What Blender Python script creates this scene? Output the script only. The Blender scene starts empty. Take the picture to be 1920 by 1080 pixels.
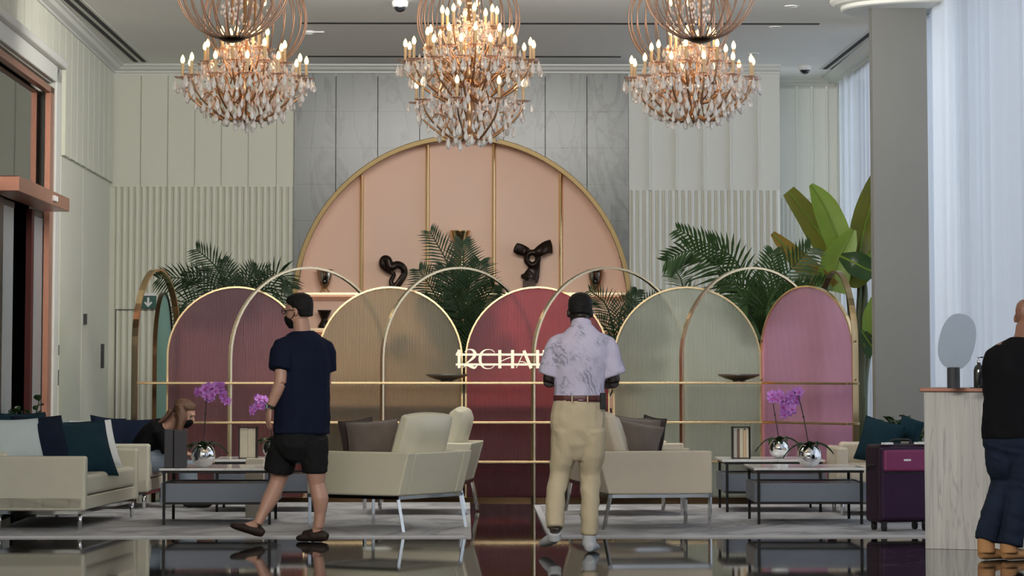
import bpy, bmesh, math, random
from mathutils import Vector, Matrix, noise
random.seed(7)
PI = math.pi
V = Vector
sc = bpy.context.scene
COL = sc.collection

# ------------------------------------------------------------------ camera, world, exposure
F_PX, PPX, PPY = 6000.0, 960.0, 146.0
CAM_H = 1.38
PITCH = math.atan(514 / 6000.0)
YAW = math.atan(90 / 6000.0)
cd = bpy.data.cameras.new('camera')
cam = bpy.data.objects.new('camera', cd)
COL.objects.link(cam)
cd.sensor_width = 36.0
cd.lens = 36.0 * F_PX / 1920
cd.shift_y = -(540 - PPY) / 1920
cd.clip_end = 300
cam.location = (0, 0, CAM_H)
cam.rotation_euler = (PI / 2 + PITCH, 0, -YAW)
sc.camera = cam

w = bpy.data.worlds.new('world')
sc.world = w
w.use_nodes = True
bg = w.node_tree.nodes['Background']
bg.inputs[0].default_value = (0.86, 0.92, 1.0, 1)
bg.inputs[1].default_value = 2.6

def area(name, loc, aim, sx, sy, power, col):
    l = bpy.data.lights.new(name, 'AREA'); l.shape = 'RECTANGLE'; l.size = sx; l.size_y = sy; l.energy = power; l.color = col
    o = bpy.data.objects.new(name, l); COL.objects.link(o); o.location = loc
    o.rotation_euler = (V(aim) - V(loc)).to_track_quat('-Z', 'Y').to_euler()
# unseen area lights added near the ceiling to fill the dim interior
area('back_wall_fill', (0.2, 26.9, 4.55), (0.1, 36, 2.2), 4.6, 0.6, 370, (1.0, 0.97, 0.90))
area('seating_fill', (-0.5, 13.0, 4.5), (0, 26, 0.6), 5.0, 2.0, 850, (1.0, 0.96, 0.90))

sc.view_settings.view_transform = 'Standard'
sc.view_settings.look = 'None'
sc.view_settings.gamma = 1
sc.view_settings.use_curve_mapping = False
sc.view_settings.exposure = 0.0
sc.cycles.max_bounces = 10
sc.cycles.transmission_bounces = 8
sc.cycles.transparent_max_bounces = 16
sc.cycles.sample_clamp_indirect = 6.0

RM = cam.rotation_euler.to_matrix()
def ray(px, py):
    d = RM @ V(((px - PPX) / F_PX, -(py - PPY) / F_PX, -1.0))
    return d
def P(px, py, Y):
    d = ray(px, py)
    t = Y / d.y
    return V((d.x * t, Y, CAM_H + d.z * t))
def FL(px, py, z=0.0):
    d = ray(px, py)
    t = (z - CAM_H) / d.z
    return V((d.x * t, d.y * t, z))
def XP(px, Y):
    return P(px, 660, Y).x
def ZP(py, Y):
    return P(960, py, Y).z

# ------------------------------------------------------------------ materials
def new_mat(name):
    m = bpy.data.materials.new(name)
    m.use_nodes = True
    nt = m.node_tree
    return m, nt, nt.nodes, nt.links, nt.nodes['Principled BSDF']
def coords(N, L, scale=(1, 1, 1), kind='Object'):
    tc = N.new('ShaderNodeTexCoord'); mp = N.new('ShaderNodeMapping')
    mp.inputs['Scale'].default_value = scale
    L.new(tc.outputs[kind], mp.inputs[0])
    return mp.outputs[0]
def mat(name, col, rough=0.5, metal=0.0, var=0.0, vscale=8.0, bump=0.0, bscale=40.0, vec=(1, 1, 1), emit=None, estr=0.0, coat=0.0, sheen=0.0, kind='Object', spec=None):
    m, nt, N, L, b = new_mat(name)
    if spec is not None: b.inputs['Specular IOR Level'].default_value = spec
    b.inputs['Base Color'].default_value = (*col, 1)
    b.inputs['Roughness'].default_value = rough
    b.inputs['Metallic'].default_value = metal
    if coat: b.inputs['Coat Weight'].default_value = coat
    if sheen: b.inputs['Sheen Weight'].default_value = sheen
    if emit:
        b.inputs['Emission Color'].default_value = (*emit, 1)
        b.inputs['Emission Strength'].default_value = estr
    if var or bump:
        co = coords(N, L, vec, kind)
    if var:
        n = N.new('ShaderNodeTexNoise'); n.inputs['Scale'].default_value = vscale; n.inputs['Detail'].default_value = 4
        L.new(co, n.inputs['Vector'])
        mx = N.new('ShaderNodeMix'); mx.data_type = 'RGBA'
        mx.inputs[6].default_value = (*[c * (1 - var) for c in col], 1)
        mx.inputs[7].default_value = (*[min(1, c * (1 + var)) for c in col], 1)
        L.new(n.outputs['Fac'], mx.inputs[0]); L.new(mx.outputs[2], b.inputs['Base Color'])
    if bump:
        n2 = N.new('ShaderNodeTexNoise'); n2.inputs['Scale'].default_value = bscale; n2.inputs['Detail'].default_value = 3
        L.new(co, n2.inputs['Vector'])
        bp = N.new('ShaderNodeBump'); bp.inputs['Strength'].default_value = bump; bp.inputs['Distance'].default_value = 0.02
        L.new(n2.outputs['Fac'], bp.inputs['Height']); L.new(bp.outputs[0], b.inputs['Normal'])
    return m
def veined(name, base, vein, rough, scale=1.5, dist=6.0, width=(0.47, 0.5), vec=(1, 1, 1), coat=0.0, cloud=0.12, bump=0.0):
    m, nt, N, L, b = new_mat(name)
    co = coords(N, L, vec)
    n1 = N.new('ShaderNodeTexNoise'); n1.inputs['Scale'].default_value = scale; n1.inputs['Detail'].default_value = 6; n1.inputs['Distortion'].default_value = 1.2
    L.new(co, n1.inputs['Vector'])
    s = N.new('ShaderNodeMath'); s.operation = 'SUBTRACT'; s.inputs[1].default_value = 0.5
    L.new(n1.outputs['Fac'], s.inputs[0])
    a = N.new('ShaderNodeMath'); a.operation = 'ABSOLUTE'; L.new(s.outputs[0], a.inputs[0])
    r = N.new('ShaderNodeMapRange'); r.inputs['From Min'].default_value = 0.0; r.inputs['From Max'].default_value = width[1] - width[0]
    r.inputs['To Min'].default_value = 1.0; r.inputs['To Max'].default_value = 0.0
    L.new(a.outputs[0], r.inputs[0])
    n2 = N.new('ShaderNodeTexNoise'); n2.inputs['Scale'].default_value = scale * 0.7; n2.inputs['Detail'].default_value = 5
    L.new(co, n2.inputs['Vector'])
    mul = N.new('ShaderNodeMath'); mul.operation = 'MULTIPLY'; L.new(r.outputs[0], mul.inputs[0]); L.new(n2.outputs['Fac'], mul.inputs[1])
    mc = N.new('ShaderNodeMix'); mc.data_type = 'RGBA'
    mc.inputs[6].default_value = (*[c * (1 - cloud) for c in base], 1); mc.inputs[7].default_value = (*[min(1, c * (1 + cloud)) for c in base], 1)
    L.new(n2.outputs['Fac'], mc.inputs[0])
    mx = N.new('ShaderNodeMix'); mx.data_type = 'RGBA'
    L.new(mul.outputs[0], mx.inputs[0]); L.new(mc.outputs[2], mx.inputs[6]); mx.inputs[7].default_value = (*vein, 1)
    L.new(mx.outputs[2], b.inputs['Base Color'])
    b.inputs['Roughness'].default_value = rough
    if coat: b.inputs['Coat Weight'].default_value = coat
    if bump:
        bp = N.new('ShaderNodeBump'); bp.inputs['Strength'].default_value = bump; bp.inputs['Distance'].default_value = 0.01
        L.new(n2.outputs['Fac'], bp.inputs['Height']); L.new(bp.outputs[0], b.inputs['Normal'])
    return m

M = {}
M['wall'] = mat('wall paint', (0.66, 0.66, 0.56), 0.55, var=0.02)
M['wall_right'] = mat('wall paint cool', (0.64, 0.645, 0.60), 0.55, var=0.02)
M['ceiling'] = mat('ceiling paint', (0.86, 0.85, 0.81), 0.7, var=0.02)
M['cornice'] = mat('cornice paint', (0.66, 0.66, 0.62), 0.5)
M['column'] = mat('column paint', (0.165, 0.165, 0.155), 0.6, var=0.03)
M['groove'] = mat('dark groove', (0.02, 0.02, 0.02), 0.8)
M['grey_groove'] = mat('grey groove', (0.10, 0.10, 0.095), 0.8)
M['marble_wall'] = veined('grey marble', (0.125, 0.138, 0.134), (0.018, 0.02, 0.02), 0.25, scale=1.5, width=(0.462, 0.5), vec=(1.5, 1, 0.62), cloud=0.42)
M['floor'] = veined('dark polished marble', (0.018, 0.016, 0.016), (0.16, 0.15, 0.14), 0.035, scale=1.3, width=(0.48, 0.5), vec=(1, 0.6, 1), cloud=0.4, bump=0.008)
M['rug'] = veined('grey rug', (0.40, 0.40, 0.415), (0.10, 0.10, 0.105), 0.95, scale=1.1, width=(0.40, 0.5), vec=(1, 0.5, 1), cloud=0.45)
M['rug_edge'] = mat('rug binding', (0.48, 0.48, 0.49), 0.9, var=0.1)
M['brass'] = mat('polished brass', (0.80, 0.60, 0.34), 0.22, 1.0, bump=0.03, bscale=6)
M['brass_rim'] = mat('antique brass rim', (0.36, 0.25, 0.11), 0.45, 0.35, spec=0.3)
M['brass_pale'] = mat('pale champagne brass', (0.74, 0.60, 0.40), 0.24, 1.0)
M['brass_dark'] = mat('dark bronze metal', (0.10, 0.06, 0.03), 0.3, 1.0)
M['niche'] = mat('peach lacquer', (0.86, 0.58, 0.44), 0.5, var=0.03, vscale=2)
M['plum_box'] = mat('dark plum shade box', (0.045, 0.022, 0.028), 0.5)
M['copper'] = mat('brushed copper', (0.42, 0.19, 0.125), 0.35, 0.6, var=0.08)
M['redwood'] = mat('dark red door edge', (0.07, 0.016, 0.014), 0.6, spec=0.2)
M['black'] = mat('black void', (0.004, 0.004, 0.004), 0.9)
M['chrome'] = mat('chrome', (0.82, 0.82, 0.82), 0.08, 1.0)
M['silver'] = mat('mirror silver', (0.92, 0.92, 0.93), 0.04, 1.0, bump=0.05, bscale=14)
M['leather'] = mat('ivory leather', (0.52, 0.50, 0.40), 0.38, var=0.05, bump=0.06, bscale=18)
M['leather_tan'] = mat('beige leather', (0.57, 0.50, 0.39), 0.38, var=0.05, bump=0.06, bscale=18)
M['leather_sage'] = mat('cream leather', (0.60, 0.565, 0.43), 0.36, var=0.04, bump=0.06, bscale=18)
M['teal'] = mat('teal velvet', (0.004, 0.022, 0.034), 0.8, var=0.25, bump=0.2, bscale=9, spec=0.15)
M['navy'] = mat('navy velvet', (0.004, 0.009, 0.022), 0.85, var=0.2, bump=0.2, bscale=9, spec=0.12)
M['paleblue'] = mat('pale blue linen', (0.42, 0.48, 0.48), 0.85, var=0.08, bump=0.2, bscale=10)
M['white_cloth'] = mat('white linen', (0.66, 0.67, 0.66), 0.85, var=0.04, bump=0.2, bscale=10)
M['taupe'] = mat('taupe velvet', (0.13, 0.105, 0.09), 0.75, var=0.15, bump=0.3, bscale=9, sheen=0.15, spec=0.2)
M['taupe_dark'] = mat('dark plum taupe velvet', (0.055, 0.042, 0.042), 0.8, var=0.15, bump=0.3, bscale=9, spec=0.15)
M['white_marble'] = veined('white marble top', (0.72, 0.72, 0.71), (0.35, 0.35, 0.36), 0.12, scale=4, width=(0.47, 0.5), cloud=0.04)
M['black_metal'] = mat('black steel', (0.012, 0.012, 0.013), 0.4, 0.6)
M['tray'] = mat('blue grey lacquer', (0.16, 0.185, 0.23), 0.3, var=0.04)
M['travertine'] = veined('vertical vein marble', (0.50, 0.485, 0.455), (0.25, 0.245, 0.24), 0.3, scale=2.6, width=(0.455, 0.5), vec=(8, 8, 0.45), cloud=0.32)
M['counter_trim'] = mat('bronze copper trim', (0.32, 0.15, 0.11), 0.35, 0.6, var=0.1)
M['charcoal'] = mat('charcoal card', (0.045, 0.045, 0.05), 0.5, var=0.15, spec=0.3)
M['cream_paper'] = mat('cream paper', (0.50, 0.45, 0.34), 0.8, var=0.12, vscale=14)
M['grey_paper'] = mat('grey paper', (0.40, 0.38, 0.34), 0.8, var=0.1)
M['tan_cover'] = mat('tan book cover', (0.48, 0.33, 0.19), 0.6, var=0.1)
M['brown_cover'] = mat('brown book cover', (0.12, 0.075, 0.05), 0.6, var=0.1)
M['kraft'] = mat('cream carton', (0.66, 0.60, 0.48), 0.7, var=0.06)
M['suitcase'] = mat('dark plum nylon', (0.018, 0.005, 0.016), 0.6, var=0.2, bump=0.1, bscale=90, spec=0.3)
M['suitcase_front'] = mat('purple nylon', (0.026, 0.007, 0.033), 0.6, var=0.15, bump=0.1, bscale=90, spec=0.3)
M['magenta'] = mat('magenta nylon', (0.19, 0.022, 0.095), 0.5, var=0.12, bump=0.1, bscale=90)
M['rubber'] = mat('black rubber', (0.012, 0.012, 0.012), 0.6)
M['white'] = mat('white plastic', (0.75, 0.75, 0.74), 0.4)
M['frosted'] = mat('frosted disc', (0.34, 0.39, 0.46), 0.35, var=0.02)
M['bottle'] = mat('dark bottle glass', (0.015, 0.016, 0.018), 0.12, coat=0.5)
M['palm'] = mat('palm leaf', (0.026, 0.056, 0.016), 0.5, var=0.35, vscale=5, spec=0.25)
M['palm_dark'] = mat('dark palm leaf', (0.012, 0.028, 0.010), 0.55, var=0.35, vscale=5, spec=0.2)
M['bush'] = mat('bush leaf', (0.020, 0.050, 0.014), 0.3, var=0.4, vscale=6, spec=0.35)
M['stalk'] = mat('plant stalk', (0.05, 0.065, 0.03), 0.55, var=0.3)
M['trunk'] = mat('palm trunk', (0.06, 0.05, 0.035), 0.8, var=0.3, bump=0.4, bscale=30)
M['pot'] = mat('stone pot', (0.25, 0.245, 0.235), 0.6, var=0.1)
M['soil'] = mat('soil', (0.03, 0.02, 0.014), 0.95, var=0.3, bump=0.5, bscale=60)
M['orchid'] = mat('orchid petal', (0.46, 0.17, 0.55), 0.55, var=0.25, vscale=30)
M['orchid_heart'] = mat('orchid heart', (0.42, 0.05, 0.30), 0.5)
M['orchid_stem'] = mat('orchid stem', (0.035, 0.018, 0.02), 0.5)
M['bronze'] = mat('dark patinated bronze', (0.028, 0.018, 0.013), 0.35, 0.7, var=0.3, bump=0.15, bscale=12)
M['gold_vase'] = mat('gold vase', (0.72, 0.50, 0.24), 0.16, 1.0)
M['smoke_vase'] = mat('smoked silver', (0.42, 0.37, 0.32), 0.08, 1.0)
M['gunmetal'] = mat('gunmetal bowl', (0.17, 0.165, 0.16), 0.3, 0.8)
M['green_sign'] = mat('emergency green', (0.005, 0.075, 0.055), 0.4)
M['sign_cream'] = mat('cream sign', (0.85, 0.80, 0.62), 0.4, emit=(1, 0.92, 0.70), estr=0.08)
# ---- people materials
M['skin_dark'] = mat('dark skin', (0.016, 0.0085, 0.0065), 0.42, var=0.1)
M['skin'] = mat('light skin', (0.42, 0.235, 0.17), 0.5, var=0.08)
M['skin_tan'] = mat('tanned skin', (0.22, 0.10, 0.065), 0.45, var=0.08)
M['hair_black'] = mat('black hair', (0.007, 0.006, 0.006), 0.6, var=0.4, vscale=40, bump=0.5, bscale=90, spec=0.2)
M['hair_auburn'] = mat('auburn hair', (0.095, 0.042, 0.020), 0.5, var=0.45, vscale=12, vec=(3, 3, 0.5), bump=0.6, bscale=30)
M['tee'] = mat('navy jersey', (0.006, 0.009, 0.024), 0.85, var=0.15, bump=0.45, bscale=7, spec=0.12)
M['shorts'] = mat('black denim', (0.012, 0.012, 0.013), 0.85, var=0.3, bump=0.5, bscale=10, spec=0.12)
M['clog'] = mat('dark brown clog', (0.022, 0.013, 0.010), 0.6, var=0.1, spec=0.25)
M['khaki'] = mat('khaki cotton', (0.43, 0.36, 0.245), 0.85, var=0.06, bump=0.6, bscale=6, vec=(1, 1, 0.8), spec=0.2)
M['belt'] = mat('maroon leather belt', (0.07, 0.012, 0.012), 0.4)
M['sneaker'] = mat('grey canvas shoe', (0.36, 0.37, 0.385), 0.8, var=0.1)
M['black_top'] = mat('black knit', (0.006, 0.006, 0.007), 0.9, var=0.2, bump=0.3, bscale=8, spec=0.1)
M['denim_dark'] = mat('dark blue denim', (0.010, 0.016, 0.031), 0.85, var=0.45, vscale=5, bump=0.6, bscale=8, spec=0.15)
M['denim_light'] = mat('light denim', (0.20, 0.25, 0.31), 0.85, var=0.2, bump=0.4, bscale=9)
M['boot'] = mat('tan suede boot', (0.40, 0.20, 0.08), 0.8, var=0.12)
M['watch'] = mat('watch steel', (0.5, 0.5, 0.5), 0.2, 1.0)
M['eye'] = mat('eye', (0.10, 0.08, 0.07), 0.2)

def shirt_mat():
    m, nt, N, L, b = new_mat('lavender leaf print cotton')
    co = coords(N, L, (1.0, 1.0, 0.8))
    n = N.new('ShaderNodeTexNoise'); n.inputs['Scale'].default_value = 8.5; n.inputs['Detail'].default_value = 2.5; n.inputs['Distortion'].default_value = 0.8
    L.new(co, n.inputs['Vector'])
    wv = N.new('ShaderNodeTexWave'); wv.inputs['Scale'].default_value = 18; wv.inputs['Distortion'].default_value = 11; wv.inputs['Detail'].default_value = 3; wv.bands_direction = 'DIAGONAL'
    L.new(co, wv.inputs['Vector'])
    r1 = N.new('ShaderNodeMapRange'); r1.inputs[1].default_value = 0.47; r1.inputs[2].default_value = 0.60
    L.new(n.outputs['Fac'], r1.inputs[0])
    mu = N.new('ShaderNodeMath'); mu.operation = 'MULTIPLY'; L.new(r1.outputs[0], mu.inputs[0]); L.new(wv.outputs['Fac'], mu.inputs[1])
    mx = N.new('ShaderNodeMix'); mx.data_type = 'RGBA'
    mx.inputs[6].default_value = (0.47, 0.435, 0.56, 1); mx.inputs[7].default_value = (0.23, 0.23, 0.30, 1)
    L.new(mu.outputs[0], mx.inputs[0]); L.new(mx.outputs[2], b.inputs['Base Color'])
    b.inputs['Roughness'].default_value = 0.85
    n2 = N.new('ShaderNodeTexNoise'); n2.inputs['Scale'].default_value = 6
    L.new(co, n2.inputs['Vector'])
    bp = N.new('ShaderNodeBump'); bp.inputs['Strength'].default_value = 0.6; bp.inputs['Distance'].default_value = 0.02
    L.new(n2.outputs['Fac'], bp.inputs['Height']); L.new(bp.outputs[0], b.inputs['Normal'])
    return m
M['shirt'] = shirt_mat()

def glass_tint(name, tint, rough=0.36, trans=0.24):
    """fluted translucent coloured glass: rough refraction + some scattered light"""
    m, nt, N, L, b = new_mat(name)
    out = N['Material Output']
    N.remove(b)
    co = coords(N, L)
    wv = N.new('ShaderNodeTexWave'); wv.inputs['Scale'].default_value = 24; wv.bands_direction = 'X'
    L.new(co, wv.inputs['Vector'])
    bp = N.new('ShaderNodeBump'); bp.inputs['Strength'].default_value = 0.5; bp.inputs['Distance'].default_value = 0.01
    L.new(wv.outputs['Fac'], bp.inputs['Height'])
    rf = N.new('ShaderNodeBsdfRefraction'); rf.inputs['Color'].default_value = (*tint, 1); rf.inputs['Roughness'].default_value = rough; rf.inputs['IOR'].default_value = 1.12
    tl = N.new('ShaderNodeBsdfTranslucent'); tl.inputs['Color'].default_value = (*tint, 1)
    df = N.new('ShaderNodeBsdfDiffuse'); df.inputs['Color'].default_value = (*tint, 1)
    gl = N.new('ShaderNodeBsdfGlossy'); gl.inputs['Roughness'].default_value = 0.15
    for x in (rf, tl, df, gl): L.new(bp.outputs[0], x.inputs['Normal'])
    m0 = N.new('ShaderNodeMixShader'); m0.inputs[0].default_value = 0.4; L.new(tl.outputs[0], m0.inputs[1]); L.new(df.outputs[0], m0.inputs[2])
    m1 = N.new('ShaderNodeMixShader'); m1.inputs[0].default_value = trans; L.new(rf.outputs[0], m1.inputs[1]); L.new(m0.outputs[0], m1.inputs[2])
    m2 = N.new('ShaderNodeMixShader'); m2.inputs[0].default_value = 0.06; L.new(m1.outputs[0], m2.inputs[1]); L.new(gl.outputs[0], m2.inputs[2])
    L.new(m2.outputs[0], out.inputs['Surface'])
    return m
M['glass_mauve'] = glass_tint('mauve fluted glass', (0.64, 0.38, 0.42))
M['glass_olive'] = glass_tint('olive beige fluted glass', (0.78, 0.71, 0.57))
M['glass_red'] = glass_tint('crimson fluted glass', (0.76, 0.33, 0.38))
M['glass_sage'] = glass_tint('pale sage fluted glass', (0.93, 0.96, 0.89))
M['glass_pink'] = glass_tint('rose pink fluted glass', (0.99, 0.66, 0.80))
M['glass_mint'] = glass_tint('mint fluted glass', (0.62, 0.88, 0.80))

def clear_glass(name, tint=(1, 1, 1), gloss=0.1, fres=True):
    m, nt, N, L, b = new_mat(name)
    out = N['Material Output']; N.remove(b)
    tr = N.new('ShaderNodeBsdfTransparent'); tr.inputs[0].default_value = (*tint, 1)
    gl = N.new('ShaderNodeBsdfGlossy'); gl.inputs['Roughness'].default_value = 0.02
    mx = N.new('ShaderNodeMixShader')
    if fres:
        fr = N.new('ShaderNodeFresnel'); fr.inputs[0].default_value = 1.5
        L.new(fr.outputs[0], mx.inputs[0])
    else: mx.inputs[0].default_value = gloss
    L.new(tr.outputs[0], mx.inputs[1]); L.new(gl.outputs[0], mx.inputs[2]); L.new(mx.outputs[0], out.inputs['Surface'])
    return m
M['pane'] = clear_glass('window glass', (0.96, 0.98, 1.0))
M['door_glass'] = clear_glass('door glass', (0.5, 0.53, 0.55))
M['bobeche'] = clear_glass('pressed glass', (0.93, 0.80, 0.74), 0.35, False)
M['glass_lit_room'] = mat('glass leaf with lit room in its colour', (0.24, 0.275, 0.30), 0.35, spec=0.4)  # opaque grey-blue stands in for the lit wall seen through the door glass
def crystal_mat():
    m, nt, N, L, b = new_mat('cut crystal')
    b.inputs['Base Color'].default_value = (0.97, 0.95, 0.93, 1)
    b.inputs['Roughness'].default_value = 0.05
    b.inputs['Transmission Weight'].default_value = 0.45
    b.inputs['IOR'].default_value = 1.55
    return m
M['crystal'] = crystal_mat()
M['crystal_warm'] = mat('warm crystal beads', (0.86, 0.70, 0.62), 0.08, 0.15)
M['gilt'] = mat('gilt arm', (0.50, 0.30, 0.17), 0.28, 0.9)
M['copper_rib'] = mat('rose copper rib', (0.52, 0.33, 0.24), 0.35, 0.75)
M['candle'] = mat('candle sleeve', (0.85, 0.62, 0.36), 0.5)
M['bulb'] = mat('lit flame bulb', (1, 0.9, 0.7), 0.3, emit=(1.0, 0.70, 0.27), estr=3.2)
M['led'] = mat('warm light strip', (1, 0.8, 0.6), 0.5, emit=(1.0, 0.56, 0.36), estr=0.7)
def sheer_mat(name, thin):
    m, nt, N, L, b = new_mat(name)
    out = N['Material Output']; N.remove(b)
    tl = N.new('ShaderNodeBsdfTranslucent'); tl.inputs[0].default_value = (0.74, 0.79, 0.86, 1)
    df = N.new('ShaderNodeBsdfDiffuse'); df.inputs[0].default_value = (0.72, 0.76, 0.82, 1)
    tr = N.new('ShaderNodeBsdfTransparent')
    a = N.new('ShaderNodeMixShader'); a.inputs[0].default_value = 0.45; L.new(tl.outputs[0], a.inputs[1]); L.new(df.outputs[0], a.inputs[2])
    lw_ = N.new('ShaderNodeLayerWeight'); lw_.inputs[0].default_value = 0.35
    mr = N.new('ShaderNodeMapRange'); mr.inputs[3].default_value = thin; mr.inputs[4].default_value = 0.0
    L.new(lw_.outputs['Facing'], mr.inputs[0])
    c = N.new('ShaderNodeMixShader'); L.new(mr.outputs[0], c.inputs[0]); L.new(a.outputs[0], c.inputs[1]); L.new(tr.outputs[0], c.inputs[2])
    L.new(c.outputs[0], out.inputs['Surface'])
    return m
M['sheer'] = sheer_mat('sheer white curtain', .26)
M['sheer_thin'] = sheer_mat('thin sheer curtain', .85)
def leaf_mat(name, c1, c2):
    m, nt, N, L, b = new_mat(name)
    out = N['Material Output']
    co = coords(N, L, (1, 1, 1))
    n = N.new('ShaderNodeTexNoise'); n.inputs['Scale'].default_value = 2.5; n.inputs['Detail'].default_value = 4; L.new(co, n.inputs['Vector'])
    mx = N.new('ShaderNodeMix'); mx.data_type = 'RGBA'; mx.inputs[6].default_value = (*c1, 1); mx.inputs[7].default_value = (*c2, 1)
    L.new(n.outputs['Fac'], mx.inputs[0]); L.new(mx.outputs[2], b.inputs['Base Color']); b.inputs['Roughness'].default_value = 0.4
    tl = N.new('ShaderNodeBsdfTranslucent'); L.new(mx.outputs[2], tl.inputs[0])
    ms = N.new('ShaderNodeMixShader'); ms.inputs[0].default_value = 0.45; L.new(b.outputs[0], ms.inputs[1]); L.new(tl.outputs[0], ms.inputs[2])
    L.new(ms.outputs[0], out.inputs['Surface'])
    return m
M['banana'] = leaf_mat('bright banana leaf', (0.10, 0.20, 0.02), (0.30, 0.42, 0.06))
M['banana_old'] = leaf_mat('olive banana leaf', (0.07, 0.09, 0.012), (0.22, 0.22, 0.03))
M['banana_brown'] = leaf_mat('browned leaf', (0.30, 0.16, 0.02), (0.18, 0.17, 0.03))

# ------------------------------------------------------------------ mesh helpers
class MB:
    def __init__(s): s.v = []; s.f = []
    def add(s, vs, fs):
        o = len(s.v); s.v += [tuple(x) for x in vs]; s.f += [tuple(i + o for i in f) for f in fs]; return s
    def box(s, c, d, rz=0.0, rot=None):
        R = rot if rot is not None else Matrix.Rotation(rz, 3, 'Z')
        c = V(c); vs = []
        for z in (-.5, .5):
            for y in (-.5, .5):
                for x in (-.5, .5): vs.append(c + R @ V((x * d[0], y * d[1], z * d[2])))
        return s.add(vs, [(0, 2, 3, 1), (4, 5, 7, 6), (0, 1, 5, 4), (2, 6, 7, 3), (0, 4, 6, 2), (1, 3, 7, 5)])
    def bb(s, x0, x1, y0, y1, z0, z1):
        return s.box(((x0 + x1) / 2, (y0 + y1) / 2, (z0 + z1) / 2), (x1 - x0, y1 - y0, z1 - z0))
    def cyl(s, p0, p1, r0, r1=None, n=12):
        return s.tube([p0, p1], [r0, r1 if r1 is not None else r0], n)
    def tube(s, pts, r, n=8, ref=None, closed=False):
        pts = [V(p) for p in pts]; m = len(pts)
        if not isinstance(r, (list, tuple)): r = [r] * m
        vs = []; u = None
        for i in range(m):
            if closed: t = pts[(i + 1) % m] - pts[i - 1]
            else: t = pts[min(i + 1, m - 1)] - pts[max(i - 1, 0)]
            if t.length < 1e-9: t = V((0, 0, 1))
            t.normalize()
            base = V(ref) if ref is not None else (u if u is not None else (V((1, 0, 0)) if abs(t.x) < .9 else V((0, 1, 0))))
            u = base - t * base.dot(t)
            if u.length < 1e-6: u = V((0, 1, 0)) - t * t.y
            u.normalize(); v = t.cross(u)
            ri = r[i]; a, b = ri if isinstance(ri, (list, tuple)) else (ri, ri)
            for k in range(n):
                an = 2 * PI * k / n
                vs.append(pts[i] + u * (math.cos(an) * a) + v * (math.sin(an) * b))
        fs = []
        for i in range(m if closed else m - 1):
            j = (i + 1) % m
            for k in range(n):
                l = (k + 1) % n
                fs.append((i * n + k, i * n + l, j * n + l, j * n + k))
        if not closed:
            fs.append(tuple(range(n - 1, -1, -1))); fs.append(tuple((m - 1) * n + k for k in range(n)))
        return s.add(vs, fs)
    def lathe(s, prof, c=(0, 0, 0), n=24, close=True):
        c = V(c); vs = []; m = len(prof)
        for (r, z) in prof:
            for k in range(n):
                a = 2 * PI * k / n; vs.append(c + V((math.cos(a) * r, math.sin(a) * r, z)))
        fs = [(i * n + k, i * n + (k + 1) % n, (i + 1) * n + (k + 1) % n, (i + 1) * n + k) for i in range(m - 1) for k in range(n)]
        if close:
            fs.append(tuple(range(n - 1, -1, -1))); fs.append(tuple((m - 1) * n + k for k in range(n)))
        return s.add(vs, fs)
    def ell(s, c, r, n=12, m=8, R=None):
        c = V(c); vs = []
        for i in range(m + 1):
            th = PI * i / m
            rr = max(math.sin(th), 1e-3)
            for k in range(n):
                a = 2 * PI * k / n
                p = V((rr * math.cos(a) * r[0], rr * math.sin(a) * r[1], -math.cos(th) * r[2]))
                vs.append(c + (R @ p if R is not None else p))
        fs = [(i * n + k, i * n + (k + 1) % n, (i + 1) * n + (k + 1) % n, (i + 1) * n + k) for i in range(m) for k in range(n)]
        fs.append(tuple(range(n - 1, -1, -1))); fs.append(tuple(m * n + k for k in range(n)))
        return s.add(vs, fs)
    def prism(s, poly, o, u, v, wv):
        """poly of (a,b) in plane u,v from origin o, extruded along wv"""
        o, u, v, wv = V(o), V(u), V(v), V(wv); n = len(poly)
        vs = [o + u * a + v * b for a, b in poly] + [o + u * a + v * b + wv for a, b in poly]
        fs = [tuple(range(n - 1, -1, -1)), tuple(range(n, 2 * n))] + [(i, (i + 1) % n, n + (i + 1) % n, n + i) for i in range(n)]
        return s.add(vs, fs)
    def mesh(s, name, m, smooth=False):
        me = bpy.data.meshes.new(name)
        me.from_pydata([tuple(p) for p in s.v], [], s.f)
        bm = bmesh.new(); bm.from_mesh(me); bmesh.ops.recalc_face_normals(bm, faces=bm.faces); bm.to_mesh(me); bm.free()
        if m is not None: me.materials.append(M[m] if isinstance(m, str) else m)
        if smooth:
            for p in me.polygons: p.use_smooth = True
        return me
    def build(s, name, m, parent=None, smooth=False, bevel=0, seg=2, kind=None, label=None, loc=None, rot=None):
        return link(name, s.mesh(name, m, smooth), parent, bevel, seg, kind, label, loc, rot)
def link(name, me, parent=None, bevel=0, seg=2, kind=None, label=None, loc=None, rot=None):
    o = bpy.data.objects.new(name, me); COL.objects.link(o)
    if parent is not None: o.parent = parent
    if bevel:
        b = o.modifiers.new('bevel', 'BEVEL'); b.width = bevel; b.segments = seg; b.limit_method = 'ANGLE'; b.angle_limit = 0.6
        for p in me.polygons: p.use_smooth = True
        b.harden_normals = True
    if kind: o['kind'] = kind
    if label: o['label'] = label
    if loc is not None: o.location = loc
    if rot is not None: o.rotation_euler = rot
    return o
def tag(o, label, cat, group=None, kind=None):
    o['label'] = label; o['category'] = cat
    if group: o['group'] = group
    if kind: o['kind'] = kind
    return o
def thing(name, label, cat, loc=(0, 0, 0), rz=0.0, group=None):
    o = bpy.data.objects.new(name, None); COL.objects.link(o)
    o.location = loc; o.rotation_euler = (0, 0, rz); o.empty_display_size = 0.1
    return tag(o, label, cat, group)
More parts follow.
